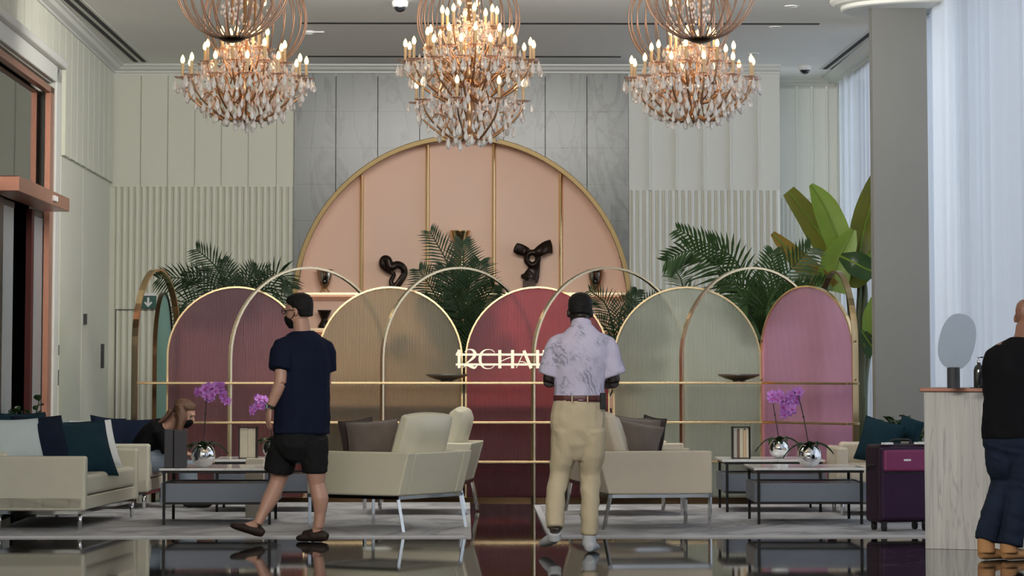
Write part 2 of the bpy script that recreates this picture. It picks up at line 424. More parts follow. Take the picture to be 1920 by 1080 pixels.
def dup(root, loc=None, rz=None, label=None, group=None):
    def cp(o, par):
        c = o.copy(); COL.objects.link(c); c.parent = par
        for ch in list(o.children): cp(ch, c)
        return c
    r = cp(root, None)
    if loc is not None: r.location = loc
    if rz is not None: r.rotation_euler = (0, 0, rz)
    if label: r['label'] = label
    if group: r['group'] = group
    return r
def struct(name, mb, m, parent=None, **k):
    return mb.build(name, m, parent, kind=None if parent is not None else 'structure', **k)
def remeshed(name, mb, m, parent, voxel=0.008, smooth=4, loc=None, fac=0.5, wr=None):
    me = mb.mesh(name, m)
    o = bpy.data.objects.new('tmp', me); COL.objects.link(o)
    r = o.modifiers.new('r', 'REMESH'); r.mode = 'VOXEL'; r.voxel_size = voxel
    sm = o.modifiers.new('s', 'SMOOTH'); sm.iterations = smooth; sm.factor = fac
    dg = bpy.context.evaluated_depsgraph_get(); dg.update()
    me2 = bpy.data.meshes.new_from_object(o.evaluated_get(dg))
    bpy.data.objects.remove(o); bpy.data.meshes.remove(me)
    me2.name = name
    if not me2.materials: me2.materials.append(M[m])
    if wr:
        amp, sx, sz, seed = wr
        nr = [v.normal.copy() for v in me2.vertices]
        for v, n_ in zip(me2.vertices, nr):
            q = V((v.co.x * sx, v.co.y * sx, v.co.z * sz + .5 * v.co.x * sx)) + V((seed, seed, 0))
            a = noise.noise(q); b = noise.noise(q * 2.1 + V((5, 1, 3)))
            v.co += n_ * amp * ((1 - 2 * abs(a)) * .8 + b * .5)
    for p in me2.polygons: p.use_smooth = True
    return link(name, me2, parent, loc=loc)
def catmull(pts, n=6):
    pts = [V(p) for p in pts]; out = []
    for i in range(len(pts) - 1):
        p0 = pts[max(i - 1, 0)]; p1 = pts[i]; p2 = pts[i + 1]; p3 = pts[min(i + 2, len(pts) - 1)]
        for k in range(n):
            t = k / n
            out.append(0.5 * ((2 * p1) + (p2 - p0) * t + (2 * p0 - 5 * p1 + 4 * p2 - p3) * t * t + (3 * p1 - p0 - 3 * p2 + p3) * t ** 3))
    out.append(pts[-1])
    return out

# ------------------------------------------------------------------ the setting
YB, YR = 36.0, 37.6           # back wall, recessed back wall
ZC = 4.608
def XL(Y): return -3.978 + 0.0167 * (36 - Y)
def XR(Y): return 4.45 - 0.008 * (37.6 - Y)
X1 = XP(1465, YB)             # end of main back wall

struct('floor', MB().bb(-9, 9, -3, 39, -0.1, 0), 'floor')
struct('ceiling', MB().bb(-4.9, 5.2, -3, 39, ZC, ZC + 0.15), 'ceiling')

# back wall
xm0, xm1 = XP(549, YB), XP(1180, YB)
wb = struct('wall_back', MB().bb(-4.3, xm0, YB, YB + .5, 0, ZC).bb(xm1, X1, YB, YB + .5, 0, ZC).bb(xm0, xm1, YB + .40, YB + .5, 0, ZC)
            .bb(X1 - .2, X1, YB + .5, YR + .2, 0, ZC), 'wall')
M['recess'] = mat('wall paint with window light added', (0.86, 0.87, 0.82), 0.5)  # wall paint made lighter to carry the window light in the recess
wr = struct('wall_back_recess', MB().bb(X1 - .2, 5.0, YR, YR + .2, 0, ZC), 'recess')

def board(parent, xa, xb, y, z0, z1, m, gap=.006, t=.02):
    MB().bb(xa + gap / 2, xb - gap / 2, y - t, y, z0, z1).build('panel', m, parent)
zf = ZP(351, YB); zf2 = ZP(357, YB); zc0 = ZP(133, YB)
ed = [207, 260, 311, 362, 412, 463, 516, 549]
for a, b in zip(ed, ed[1:]):
    board(wb, XP(a, YB), XP(b, YB), YB, zf, zc0 + .07, 'wall', gap=.012, t=.021)
ed = [1180, 1220, 1270, 1322, 1372, 1425, 1465]
for i, (a, b) in enumerate(zip(ed, ed[1:])):
    board(wb, XP(a, YB), XP(b, YB), YB, zf2, zc0 + .07, 'wall_right', gap=0.001, t=.012)
    if i: MB().bb(XP(a, YB) - .014, XP(a, YB) + .014, YB - .04, YB - .012, zf2, zc0 + .07).build('batten', 'wall_right', wb)
ed = [1465, 1497, 1525, 1553, 1583]
zf3 = ZP(372, YR)
for i, (a, b) in enumerate(zip(ed, ed[1:])):
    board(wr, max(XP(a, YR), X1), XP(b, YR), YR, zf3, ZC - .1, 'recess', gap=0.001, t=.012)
    if i: MB().bb(XP(a, YR) - .014, XP(a, YR) + .014, YR - .04, YR - .012, zf3, ZC - .1).build('batten', 'recess', wr)
def slat_mesh(wd, h, d, m):
    pr = [(-wd / 2, 0), (-wd / 2, -d * .55), (-wd * .3, -d * .92), (0, -d), (wd * .3, -d * .92), (wd / 2, -d * .55), (wd / 2, 0)]
    return MB().prism(pr, (0, 0, 0), (1, 0, 0), (0, 1, 0), (0, 0, h)).mesh('slat', m)
sl = slat_mesh(.052, zf, .035, 'wall')
n = 28
for i in range(n):
    x = XP(213, YB) + (XP(549, YB) - XP(213, YB)) * (i + .5) / n
    link('slat', sl, wb, loc=(x, YB, 0))
sl = slat_mesh(.050, zf2, .035, 'wall_right')
n = 23
for i in range(n):
    x = XP(1183, YB) + (X1 - XP(1183, YB)) * (i + .5) / n
    link('slat', sl, wb, loc=(x, YB, 0))
sl = slat_mesh(.030, zf3, .025, 'recess')
n = 19
for i in range(n):
    x = X1 + .02 + (4.5 - X1) * (i + .5) / n
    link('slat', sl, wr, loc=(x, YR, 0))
# flush service door outline in the fluted wall
struct('trim_1', MB().bb(XP(217, YB), XP(345, YB), YB - .038, YB - .034, ZP(582, YB), ZP(580, YB)).bb(XP(216, YB), XP(218, YB), YB - .038, YB - .030, 0, ZP(580, YB)), 'grey_groove')

# marble slabs clipped round the arch of the niche
RC = V((XP(866, YB), 0, 0)); RR = 1.878; ZS = ZP(571, YB)
def arch_z(x, r=RR):
    d = r * r - (x - RC.x) ** 2
    return ZS + math.sqrt(d) if d > 0 else None
rows = [zc0 + .03, 4.08, 3.67, 3.26, 2.85, 2.44, 2.03, 1.5, 0.8, 0.0]
pitch = (xm1 - xm0) / 8
for c in range(8):
    xa, xb = xm0 + c * pitch + .004, xm0 + (c + 1) * pitch - .004
    for z1, z0 in zip(rows, rows[1:]):
        z1 -= .0006; z0 += .0006
        K = 8; lower = []; 
        xs = [xa + (xb - xa) * k / K for k in range(K + 1)]
        keep = []
        for x in xs:
            if abs(x - RC.x) < RR:
                az = arch_z(x); lo = max(z0, az)
            else: lo = z0
            keep.append((x, min(lo, z1)))
        if max(z1 - lo for x, lo in keep) < .02: continue
        run = [k for k in keep if z1 - k[1] > 1e-4]
        if len(run) < 2:
            continue
        i0 = keep.index(run[0]); i1 = keep.index(run[-1])
        pts = keep[max(i0 - 1, 0):i1 + 2]
        poly = [(x, lo) for x, lo in pts] + [(pts[-1][0], z1), (pts[0][0], z1)]
        q = []
        for p in poly:
            if not q or abs(p[0] - q[-1][0]) + abs(p[1] - q[-1][1]) > 1e-5: q.append(p)
        if abs(q[0][0] - q[-1][0]) + abs(q[0][1] - q[-1][1]) < 1e-5: q.pop()
        if len(q) >= 3:
            MB().prism(q, (0, YB - .03 - random.random() * .0015, 0), (1, 0, 0), (0, 0, 1), (0, .07, 0)).build('marble_slab', 'marble_wall', wb)

# cornices
def profile_run(mb, prof, p0, p1, out):
    d = V(p1) - V(p0)
    mb.prism(prof, p0, out, (0, 0, 1), d); return mb
CP = [(0, 0), (.15, 0), (.15, -.02), (.12, -.03), (.10, -.06), (.05, -.075), (.05, -.095), (.025, -.10), (.025, -.13), (0, -.13)]
struct('trim_2', profile_run(MB(), CP, (-4.2, YB, ZC), (X1, YB, ZC), (0, -1, 0)), 'cornice')
struct('trim_3', profile_run(MB(), CP, (X1, YR, ZC), (4.6, YR, ZC), (0, -1, 0)), 'cornice')
struct('trim_4', profile_run(MB(), CP, (XL(36.2), 36.2, ZC), (XL(-3), -3, ZC), (1, 0.0167, 0)), 'cornice')
struct('trim_5', profile_run(MB(), [(a * 1.6, b * 1.1) for a, b in CP], (XR(37.7), 37.7, ZC), (XR(-3), -3, ZC), (-1, 0, 0)), 'cornice')
# shadow gaps in the ceiling
for i, (py, xa, xb) in enumerate([(45, 560, 1540), (107, 575, 1165)]):
    Y = FL(960, py, ZC).y
    struct('trim_%d' % (6 + i), MB().bb(XP(xa, Y), XP(xb, Y), Y - .12, Y, ZC - .004, ZC + .01), 'groove')

# left wall (slightly turned) with the tall copper framed door opening
YJ = 30.03                    # far jamb
def lw(mb, y0, y1, z0, z1, out=0.0, t=.2):
    """a slab on the left wall: from y0 to y1, standing out from the wall plane by `out`"""
    a, b = V((XL(y0) + out, y0, 0)), V((XL(y1) + out, y1, 0))
    mb.prism([(a.x, a.y), (b.x, b.y), (b.x - t, b.y), (a.x - t, a.y)], (0, 0, z0), (1, 0, 0), (0, 1, 0), (0, 0, z1 - z0))
    return mb
ZD = 3.845; YN = 23.0
wl = struct('wall_left', lw(lw(lw(MB(), YJ + .05, 36.3, 0, ZC), YN, YJ + .05, ZD + .05, ZC), -3, YN, 0, ZC), 'wall')
zs = ZP(343, YB)
for i in range(22):
    y0 = 36.0 - (i + 1) * .56; y1 = y0 + .50
    lw(MB(), y0, y1, max(zs, ZD + .32) if y0 < 30.9 else zs, ZC - .1, .035, .05).build('panel', 'wall', wl)
# plain wall doors with small dark fittings
for i, (ya, yb) in enumerate([(30.85, 32.9), (32.95, 35.3)]):
    d = struct('door_%d' % (i + 2), lw(MB(), ya, yb, 0.02, zs - .02, .012, .03), 'wall')
    for (px, pa, pb) in ([(109, 647, 666), (109, 693, 722)] if i == 0 else [(161, 589, 609), (194, 645, 690)]):
        # fittings on the door face
        Y = 31.0
        for _ in range(8): Y = -(-XL(Y) - .012) * 6000 / (px - 870.0) if px < 870 else Y
        za, zb = 1.38 + (660 - pb) * Y / 6000, 1.38 + (660 - pa) * Y / 6000
        lw(MB(), Y - .06, Y + .06, za, zb, .04, .035).build('handle', 'charcoal', d)
# architrave round the opening
struct('trim_8', lw(lw(MB(), YJ + .02, YJ + .42, 0, ZD + .22, .05, .1), YN, YJ + .42, ZD + .06, ZD + .22, .05, .1), 'cornice', bevel=.015)
struct('trim_9', lw(MB(), YN, YJ + .5, ZD + .22, ZD + .30, .10, .15), 'cornice', bevel=.02)
# vestibule beyond the door, walls coloured black to stand in for its darkness
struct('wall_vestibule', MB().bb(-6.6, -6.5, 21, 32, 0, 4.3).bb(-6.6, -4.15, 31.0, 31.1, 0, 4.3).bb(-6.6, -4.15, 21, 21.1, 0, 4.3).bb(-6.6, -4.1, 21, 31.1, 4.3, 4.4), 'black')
sd = thing('sliding_door', 'copper framed automatic glass door with copper header box in the side wall', 'door', (0, 0, 0))
lw(lw(MB(), YJ - .30, YJ, 0, ZD, .03, .05), YN, YJ, ZD - .06, ZD, .03, .06).build('door_frame', 'copper', sd)
ya, yb = 25.7, 29.5
lw(MB(), ya, yb, 2.665, 2.79, .24, .24).build('header_box', 'copper', sd, bevel=.008)
lw(MB(), 28.1, 28.35, 2.70, 2.75, .262, .03).build('motion_sensor', 'white', sd, bevel=.005)
lw(MB(), YN, YJ - .22, 2.79, ZD - .06, -.06, .02).build('transom_pane', 'door_glass', sd)
for y in (26.2,):
    lw(MB(), y - .03, y + .03, 2.79, ZD - .06, -.04, .05).build('mullion', 'black_metal', sd)
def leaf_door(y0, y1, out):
    p = lw(MB(), y0, y1, .04, 2.64, out, .015).build('glass_leaf', 'glass_lit_room', sd)
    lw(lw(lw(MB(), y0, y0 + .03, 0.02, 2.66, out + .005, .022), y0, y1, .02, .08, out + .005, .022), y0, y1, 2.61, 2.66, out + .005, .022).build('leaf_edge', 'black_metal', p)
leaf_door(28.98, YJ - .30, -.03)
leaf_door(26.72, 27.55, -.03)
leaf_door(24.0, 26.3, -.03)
lw(MB(), 28.78, 28.97, .02, 2.66, -.02, .05).build('door_stile', 'redwood', sd)
lw(MB(), 26.4, 26.70, .02, 2.66, -.01, .05).build('door_stile', 'black_metal', sd)

# right wall: tall windows behind sheer curtains
wrt = struct('wall_right', MB().bb(4.32, 4.75, 30.5, 31.4, 0, ZC).bb(4.45, 4.9, 37.2, 38, 0, ZC).bb(4.3, 4.9, -3, 39, ZC - .08, ZC).bb(4.4, 4.9, -3, 39, 0, .12), 'wall_right')
def window(nm, y0, y1):
    o = struct(nm, MB().bb(4.62, 4.72, y0, y0 + .08, .1, ZC).bb(4.62, 4.72, y1 - .08, y1, .1, ZC), 'charcoal')
    k = max(1, round((y1 - y0) / 2.2)); st = (y1 - y0) / k
    for i in range(k):
        MB().bb(4.66, 4.675, y0 + i * st, y0 + (i + 1) * st, .1, ZC).build('pane', 'pane', o)
        if i: MB().bb(4.62, 4.72, y0 + i * st - .03, y0 + i * st + .03, .1, ZC).build('mullion', 'charcoal', o)
    return o
window('window_1', 31.4, 37.2)
window('window_2', -3, 30.5)
def curtain(name, y0, y1, pitch, amp, label, off=.07, flat=None, m='sheer'):
    vs = []; fs = []; nn = int((y1 - y0) / .035)
    ph = 0; of = off
    for i in range(nn + 1):
        y = y0 + (y1 - y0) * i / nn
        a = amp * (0.55 + .45 * math.sin(y * 1.3) * math.sin(y * .47 + 1))
        if flat and y > flat: a *= .18
        of = off + (.10 - off) * min(1, max(0, (y - flat) / .5)) if flat else off
        ph += 2 * PI * .035 / (pitch * (1 + .35 * math.sin(y * .9)))
        x = XR(y) - of + a * math.sin(ph) + .4 * a * math.sin(2.3 * ph + 1)
        for z in (.02, ZC - .09): vs.append((x + (0.01 * math.sin(ph * .5) if z < 1 else 0), y, z))
    for i in range(nn): fs.append((2 * i, 2 * i + 2, 2 * i + 3, 2 * i + 1))
    o = MB().add(vs, fs).build(name, m, smooth=True)
    return tag(o, label, 'curtain')
curtain('curtain', -2.5, 30.4, .66, .12, 'long sheer white curtain hanging behind the stone counter and the disc lamp', flat=27.6, off=.18)
curtain('curtain', 31.4, 37.3, .42, .05, 'sheer white curtain in the far corner beyond the banana plant', m='sheer_thin')

struct('wall_front', MB().bb(-4.6, 5.0, -3.2, -3, 0, ZC), 'wall')
# square column with its moulded head
cx0, cx1 = XP(1641, 29.0), XP(1744, 29.0)
struct('column', MB().bb(cx0, cx1, 29.0, 29.22, 0, ZC), 'column')
zb = ZP(14, 29.0)
mbk = MB()
cc = V(((cx0 + cx1) / 2 + .3, 29.25, 0))
mbk.lathe([(.78, ZC - .10), (.80, ZC - .09), (.80, ZC - .06), (.86, ZC - .05), (.90, ZC - .02), (.90, ZC)], cc, 48)
struct('trim_10', mbk, 'cornice')

# ------------------------------------------------------------------ ceiling fittings
def lin_vent(label, X, y0, y1):
    t = thing('linear_air_vent', label, 'vent', (X, (y0 + y1) / 2, ZC), 0)
    L = y1 - y0
    MB().bb(-.10, .10, -L / 2, L / 2, -.006, 0).build('vent_flange', 'cornice', t)
    for dx in (-.045, .045):
        MB().bb(dx - .024, dx + .024, -L / 2 + .02, L / 2 - .02, -.009, -.003).build('slot', 'groove', t)
lin_vent('long twin slot air vent in the ceiling above the fluted side wall', XP(258, 35.6), 22, 35.6)
lin_vent('long twin slot air vent in the ceiling beside the window curtains', XP(1549, 36.6) + .03, 24, 36.4)
def dome(px, py, label):
    p = FL(px, py - 6, ZC)
    t = thing('security_camera', label, 'camera', p)
    MB().lathe([(.075, 0), (.078, -.02), (.07, -.055)], n=20).build('housing', 'white', t, smooth=True)
    MB().ell((0, 0, -.055), (.058, .058, .05), 14, 8).build('dome', 'bottle', t, smooth=True)
dome(750, 8, 'white dome security camera on the ceiling between two chandeliers')
dome(1509, 128, 'white dome security camera on the ceiling of the far recess')
def downl(px, py, label):
    p = FL(px, py, ZC)
    t = thing('downlight', label, 'downlight', p, group=None)
    MB().lathe([(.07, 0), (.07, -.008), (.052, -.010), (.050, -.002)], n=20).build('ring', 'white', t)
    MB().lathe([(.05, -.002), (.045, -.004)], n=16).build('lens', 'groove', t)
downl(1485, 11, 'unlit recessed ceiling downlight closest to the column head')
downl(1412, 100, 'unlit recessed ceiling downlight over the plain white panels')
downl(1454, 50, 'unlit recessed ceiling downlight midway between column head and recess')
p = FL(578, 58, ZC)
t = thing('smoke_detector', 'white smoke detector on the ceiling beside a copper globe', 'detector', p)
MB().lathe([(.06, 0), (.06, -.02), (.03, -.04)], n=20).build('housing', 'white', t)
MB().box((.09, 0, -.01), (.14, .02, .012)).build('bracket', 'white', t)

# ------------------------------------------------------------------ display niche in the marble wall
nic = thing('display_niche', 'large arched peach niche with brass rim set in grey marble', 'niche', (RC.x, YB, 0))
YI = .36
divx = [XP(q, YB + .3) - RC.x for q in (677, 801, 926, 1052)]
edges = [-RR + .0] + divx + [RR]
for a, b in zip(edges, edges[1:]):
    K = 8; poly = []
    a2, b2 = a + .004, b - .004
    for k in range(K + 1):
        x = a2 + (b2 - a2) * k / K; d = max(RR * RR - x * x, 0)
        poly.append((x, ZS + math.sqrt(d)))
    poly = [(a2, 0.02)] + poly + [(b2, 0.02)]
    q = [poly[0]] + [p_ for p_, o_ in zip(poly[1:], poly) if abs(p_[0] - o_[0]) + abs(p_[1] - o_[1]) > 1e-5]
    MB().prism(q, (0, YI, 0), (1, 0, 0), (0, 0, 1), (0, .03, 0)).build('back_panel', 'niche', nic)
for x in divx:
    MB().prism([(.026 * math.cos(PI * k / 8), -.06 * math.sin(PI * k / 8)) for k in range(9)], (x, YI, .02), (1, 0, 0), (0, 1, 0), (0, 0, ZS + math.sqrt(RR * RR - x * x) - .04)).build('divider', 'brass', nic)
def arch_path(r, z0, n=48):
    return [(-r, z0)] + [(-r * math.cos(PI * k / n), ZS + r * math.sin(PI * k / n)) for k in range(n + 1)] + [(r, z0)]
def band(mb, pa, pb, y0, y1):
    m = len(pa); vs = []
    for i in range(m):
        vs += [(pa[i][0], y0, pa[i][1]), (pb[i][0], y0, pb[i][1]), (pb[i][0], y1, pb[i][1]), (pa[i][0], y1, pa[i][1])]
    fs = []
    for i in range(m - 1):
        for k in range(4):
            l = (k + 1) % 4; fs.append((4 * i + k, 4 * i + l, 4 * i + 4 + l, 4 * i + 4 + k))
    fs += [(0, 1, 2, 3), (4 * m - 4, 4 * m - 1, 4 * m - 2, 4 * m - 3)]
    return mb.add(vs, fs)
band(MB(), arch_path(RR - .028, .02), arch_path(RR + .028, .02), -.05, 0.0).build('arch_rim', 'brass_rim', nic, bevel=.008, seg=2)
band(MB(), arch_path(RR - .006, .02), arch_path(RR + .008, .02), 0.0, YI).build('arch_reveal', 'niche', nic)
shz = [ZP(548, YB), ZP(615, YB), ZP(684, YB)]
for z in shz:
    hw = math.sqrt(max(RR ** 2 - max(z - ZS, 0) ** 2, 0)) - .03
    MB().bb(-hw, hw, .10, YI, z - .03, z).build('niche_shelf', 'brass_pale', nic, bevel=.003)
    MB().bb(-hw + .05, hw - .05, YI - .035, YI - .022, z - .042, z - .03).build('light_strip', 'led', nic)

YS = YB + .22
def goblet(px, label, group=None):
    t = thing('vase', label, 'vase', (XP(px, YS), YS, shz[0]))
    k = 1 / 166.67
    MB().lathe([(.004, .035), (.03, .05), (.062, .10), (.08, .16), (.086, .22), (.088, .25), (.102, .256), (.102, .26), (.084, .256), (.08, .2), (.05, .1), (.004, .06)], n=24).build('bowl', 'smoke_vase', t, smooth=True)
    for i in range(3):
        a = 2 * PI * i / 3 + .5
        MB().tube([(.02 * math.cos(a), .02 * math.sin(a), .06), (.06 * math.cos(a), .06 * math.sin(a), 0)], [.007, .006], 6).build('leg', 'gold_vase', t)
goblet(608, 'smoked metal goblet vase on gold legs above the dark haired man')
goblet(1117, 'smoked metal goblet vase on gold legs above the lavender shirt')
t = thing('vase', 'tall flared gold vase at the middle of the peach niche', 'vase', (XP(862, YS), YS, shz[0]))
MB().lathe([(.10, 0), (.10, .02), (.04, .06), (.045, .3), (.06, .45), (.085, .58), (.118, .69), (.122, .70), (.11, .695), (.07, .56), (.03, .3), (.01, .28)], n=28).build('vase_body', 'gold_vase', t, smooth=True)
MB().lathe([(.10, 0.0), (.11, .012)], n=28).build('foot', 'brass_dark', t)
t = thing('vase', 'black hourglass vase on the lower niche shelf behind the dark haired man', 'vase', (XP(608, YS), YS, shz[1]))
MB().lathe([(.07, 0), (.075, .02), (.04, .08), (.035, .10), (.05, .13), (.075, .19), (.078, .2), (.06, .19), (.02, .11)], n=24).build('vase_body', 'bronze', t, smooth=True)
MB().lathe([(.08, .194), (.08, .204), (.066, .204), (.066, .194)], n=24).build('lip', 'bronze', t)
# sculptures
def px_path(pts, Y, org, dy=None):
    out = []
    for i, p in enumerate(pts):
        q = P(p[0], p[1], Y + (p[2] if len(p) > 2 else 0)); out.append(q - org)
    return out
org = V((XP(737, YS), YS, shz[0]))
t = thing('sculpture', 'dark bronze looping knot sculpture on a small block in the niche', 'sculpture', org)
pts = px_path([(738, 541), (733, 528), (739, 514, .03), (728, 509, .03), (717, 498), (719, 487), (727, 487, -.02), (733, 501, -.03), (745, 496, -.02), (756, 502), (758, 514, .02), (751, 526), (741, 540)], YS, org)
cp = catmull(pts, 5)
remeshed('sculpture_body', MB().tube(cp, [(.036 - .012 * math.sin(i / len(cp) * PI * 3), .045) for i in range(len(cp))], 10), 'bronze', t, .008, 5)
MB().bb(-.065, .065, -.06, .06, 0, .035).build('plinth', 'bronze', t, bevel=.004)
org = V((XP(997, YS), YS, shz[0]))
t = thing('sculpture', 'winged bronze sculpture pierced by a round hole on a tall black block', 'sculpture', org)
mb = MB()
def ptube(mb, pts, rad, org=None):
    q = px_path(pts, YS, org); mb.tube(catmull(q, 4), [r for r in _interp(rad, 4 * (len(pts) - 1) + 1)], 12, ref=(0, 1, 0))
def _interp(l, n):
    out = []
    for i in range(n):
        t_ = i / (n - 1) * (len(l) - 1); k = min(int(t_), len(l) - 2); f = t_ - k
        a, b = l[k], l[k + 1]
        out.append(tuple(x + (y - x) * f for x, y in zip(a, b)))
    return out
ptube(mb, [(966, 464, -.04), (975, 468, .01), (985, 472, .03), (992, 478)], [(.02, .06), (.035, .07), (.045, .062), (.045, .05)], org)
ptube(mb, [(1034, 462, .05), (1024, 464, 0), (1012, 471, -.03), (1003, 478)], [(.02, .085), (.035, .075), (.045, .065), (.045, .05)], org)
ptube(mb, [(1025, 453, .02), (1020, 462, 0), (1010, 470, 0)], [(.012, .02), (.03, .04), (.04, .05)], org)
ring = [(998 + 11 * math.cos(a), 485 + 12 * math.sin(a), .01 * math.sin(a)) for a in [2 * PI * k / 14 for k in range(14)]]
mb.tube(px_path(ring, YS, org), [(.05, .036)] * 14, 10, ref=(0, 1, 0), closed=True)
ptube(mb, [(1001, 494), (1001, 504, .02), (998, 516, .02), (996, 529)], [(.04, .075), (.04, .07), (.045, .085), (.045, .075)], org)
ptube(mb, [(977, 517, .05), (985, 518, .02), (996, 512)], [(.012, .02), (.025, .045), (.035, .07)], org)
remeshed('sculpture_body', mb, 'bronze', t, .009, 3)
z1 = P(990, 528, YS).z - org.z
MB().bb(-.1, .04, -.07, .07, 0, z1 + .01).build('plinth', 'bronze', t, bevel=.004)

# emergency sign on the fluted wall
p = P(278, 564, YB - .06)
t = thing('emergency_sign', 'green emergency exit sign with a white down arrow on the fluted wall', 'sign', p)
MB().bb(-.09, .09, 0, .02, -.085, .055).build('sign_board', 'green_sign', t, bevel=.004)
MB().bb(-.10, .09, 0, .022, .055, .09).build('sign_hood', 'white', t, bevel=.004)
MB().prism([(-.012, .045), (.012, .045), (.012, -.02), (.035, .0), (.045, -.015), (0, -.062), (-.045, -.015), (-.035, .0), (-.012, -.02)], (0, -.004, -.008), (1, 0, 0), (0, 0, 1), (0, .005, 0)).build('arrow', 'white', t)

# ------------------------------------------------------------------ arched display screen
DS = V((0.3, 30.0, 0))
ds = thing('display_screen', 'long brass display screen of coloured fluted glass arches with shelves', 'screen', DS)
def rel(x, y, z=0): return V((x - DS.x, y - DS.y, z))
def arch_uv(r, ztop, base=0.0, n=28):
    zs_ = ztop - r
    return [(-r, base)] + [(-r * math.cos(PI * k / n), zs_ + r * math.sin(PI * k / n)) for k in range(n + 1)] + [(r, base)]
def plane_band(mb, o, u, nrm, pa, pb, n0, n1):
    m = len(pa); vs = []
    for i in range(m):
        for (q, d) in ((pa[i], n0), (pb[i], n0), (pb[i], n1), (pa[i], n1)):
            vs.append(o + u * q[0] + nrm * d + V((0, 0, q[1])))
    fs = []
    for i in range(m - 1):
        for k in range(4):
            l = (k + 1) % 4; fs.append((4 * i + k, 4 * i + l, 4 * i + 4 + l, 4 * i + 4 + k))
    fs += [(0, 1, 2, 3), (4 * m - 4, 4 * m - 1, 4 * m - 2, 4 * m - 3)]
    return mb.add(vs, fs)
def tall_arch(p0, p1, ztop, m='brass_pale', width=.042, thick=.020, label=None):
    p0, p1 = V((*p0, 0)), V((*p1, 0)); u = (p1 - p0); r = u.length / 2; u.normalize()
    nrm = u.cross(V((0, 0, 1))); o = (p0 + p1) / 2 - DS
    o.z = 0
    plane_band(MB(), o, u, nrm, arch_uv(r, ztop), arch_uv(r - thick, ztop - thick), -width / 2, width / 2).build('arch_frame', m, ds, label=label)
def glass_arch(p0, p1, ztop, m, label, rim='brass'):
    p0, p1 = V((*p0, 0)), V((*p1, 0)); u = (p1 - p0); r = u.length / 2; u.normalize()
    nrm = u.cross(V((0, 0, 1))); o = (p0 + p1) / 2 - DS; o.z = 0
    poly = arch_uv(r - .008, ztop - .008, .03)
    ob = bpy.data.objects.new('tmpname', None)
    # built in its own local frame so that the flutes run vertically
    me = MB().prism(poly, (0, -.006, 0), (1, 0, 0), (0, 0, 1), (0, .012, 0)).mesh('glass_panel', m)
    bpy.data.objects.remove(ob)
    g = link('glass_panel', me, ds, label=label, loc=o, rot=(0, 0, math.atan2(u.y, u.x)))
    plane_band(MB(), V((0, 0, 0)), V((1, 0, 0)), V((0, -1, 0)), arch_uv(r, ztop, 0), arch_uv(r - .016, ztop - .016, 0), -.02, .02).build('panel_rim', rim, g)
    return g
YP = 30.3
zt = ZP(537, YP)
def pan(pxa, pxb): return (XP(pxa, YP), YP), (XP(pxb, YP), YP)
glass_arch(*pan(313, 573), zt, 'glass_mauve', 'mauve fluted glass arch panel')
glass_arch(*pan(595, 868), zt, 'glass_olive', 'olive beige fluted glass arch panel', 'brass')
glass_arch(*pan(872, 1143), zt, 'glass_red', 'crimson fluted glass arch panel')
glass_arch(*pan(1149, 1427), zt, 'glass_sage', 'pale sage fluted glass arch panel')
glass_arch((XP(1428, YP), YP), (XP(1602, 29.35), 29.35), zt, 'glass_pink', 'rose pink fluted glass arch panel turned inwards')
glass_arch((XP(290, 30.6), 30.6), (XP(321, 31.8), 31.8), ZP(548, 31.2), 'glass_mint', 'mint green fluted glass arch panel seen edge on', 'brass_dark')
ztp = ZP(500, 30.2)
for a, b in ((430, 722), (715, 1003), (998, 1284), (1276, 1546)):
    tall_arch((XP(a, 29.8), 29.8), (XP(b, 30.75), 30.75), ztp)
tall_arch((XP(252, 29.3), 29.3), (XP(334, 30.7), 30.7), ZP(504, 30.0), 'brass', .055)
tall_arch((XP(1604, 29.28), 29.28), (XP(1533, 30.7), 30.7), ZP(507, 30.0), 'brass', .055)
for i, py in enumerate((716, 790, 864)):
    z = ZP(py, 29.75)
    MB().bb(XP(256, 29.75) - DS.x, XP(1428, 29.75) - DS.x, 29.72 - DS.y, 30.25 - DS.y, z - .022, z).build('shelf', 'brass', ds, bevel=.004)
    a, b = V((XP(1428, 29.75), 30.0, 0)), V((XP(1598, 29.2), 29.16, 0)); d = (b - a); L = d.length; d.normalize()
    mid = (a + b) / 2 - DS
    MB().box((mid.x, mid.y, z - .011), (L, .18, .022), math.atan2(d.y, d.x)).build('shelf', 'brass', ds, bevel=.004)
MB().bb(XP(313, 30) - DS.x, XP(1427, 30) - DS.x, 30.0 - DS.y, 30.28 - DS.y, 0, .03).build('base_rail', 'brass_dark', ds)
for px, py in ((868, 600), (1428, 640), (1428, 712), (1603, 640), (1603, 712), (1428, 790)):
    Y = 30.24 if px < 1500 else 29.3
    MB().cyl(P(px, py, Y) - DS, P(px, py, Y) - DS + V((0, -.05, 0)), .008, n=8).build('hinge_pin', 'brass_dark', ds)

pt_ = thing('shade_box', 'long dark box added behind the olive and crimson glass to darken its foot', 'shade_box', (XP(871, 31.2), 31.2, 0))  # added box, makes the lower part of both glass panels dark
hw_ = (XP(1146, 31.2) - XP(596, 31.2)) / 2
MB().bb(-hw_, hw_, -.16, .16, 0, .84).build('shade_box_body', 'plum_box', pt_, bevel=.01)
MB().bb(-hw_, hw_, -.17, -.155, .235, .262).build('glow_line', 'brass_pale', pt_)  # pale strip added in place of the red glow line behind the glass
MB().bb(-hw_ + .02, hw_ - .02, -.14, .14, .835, .85).build('soil', 'soil', pt_)  # dark top of the added box
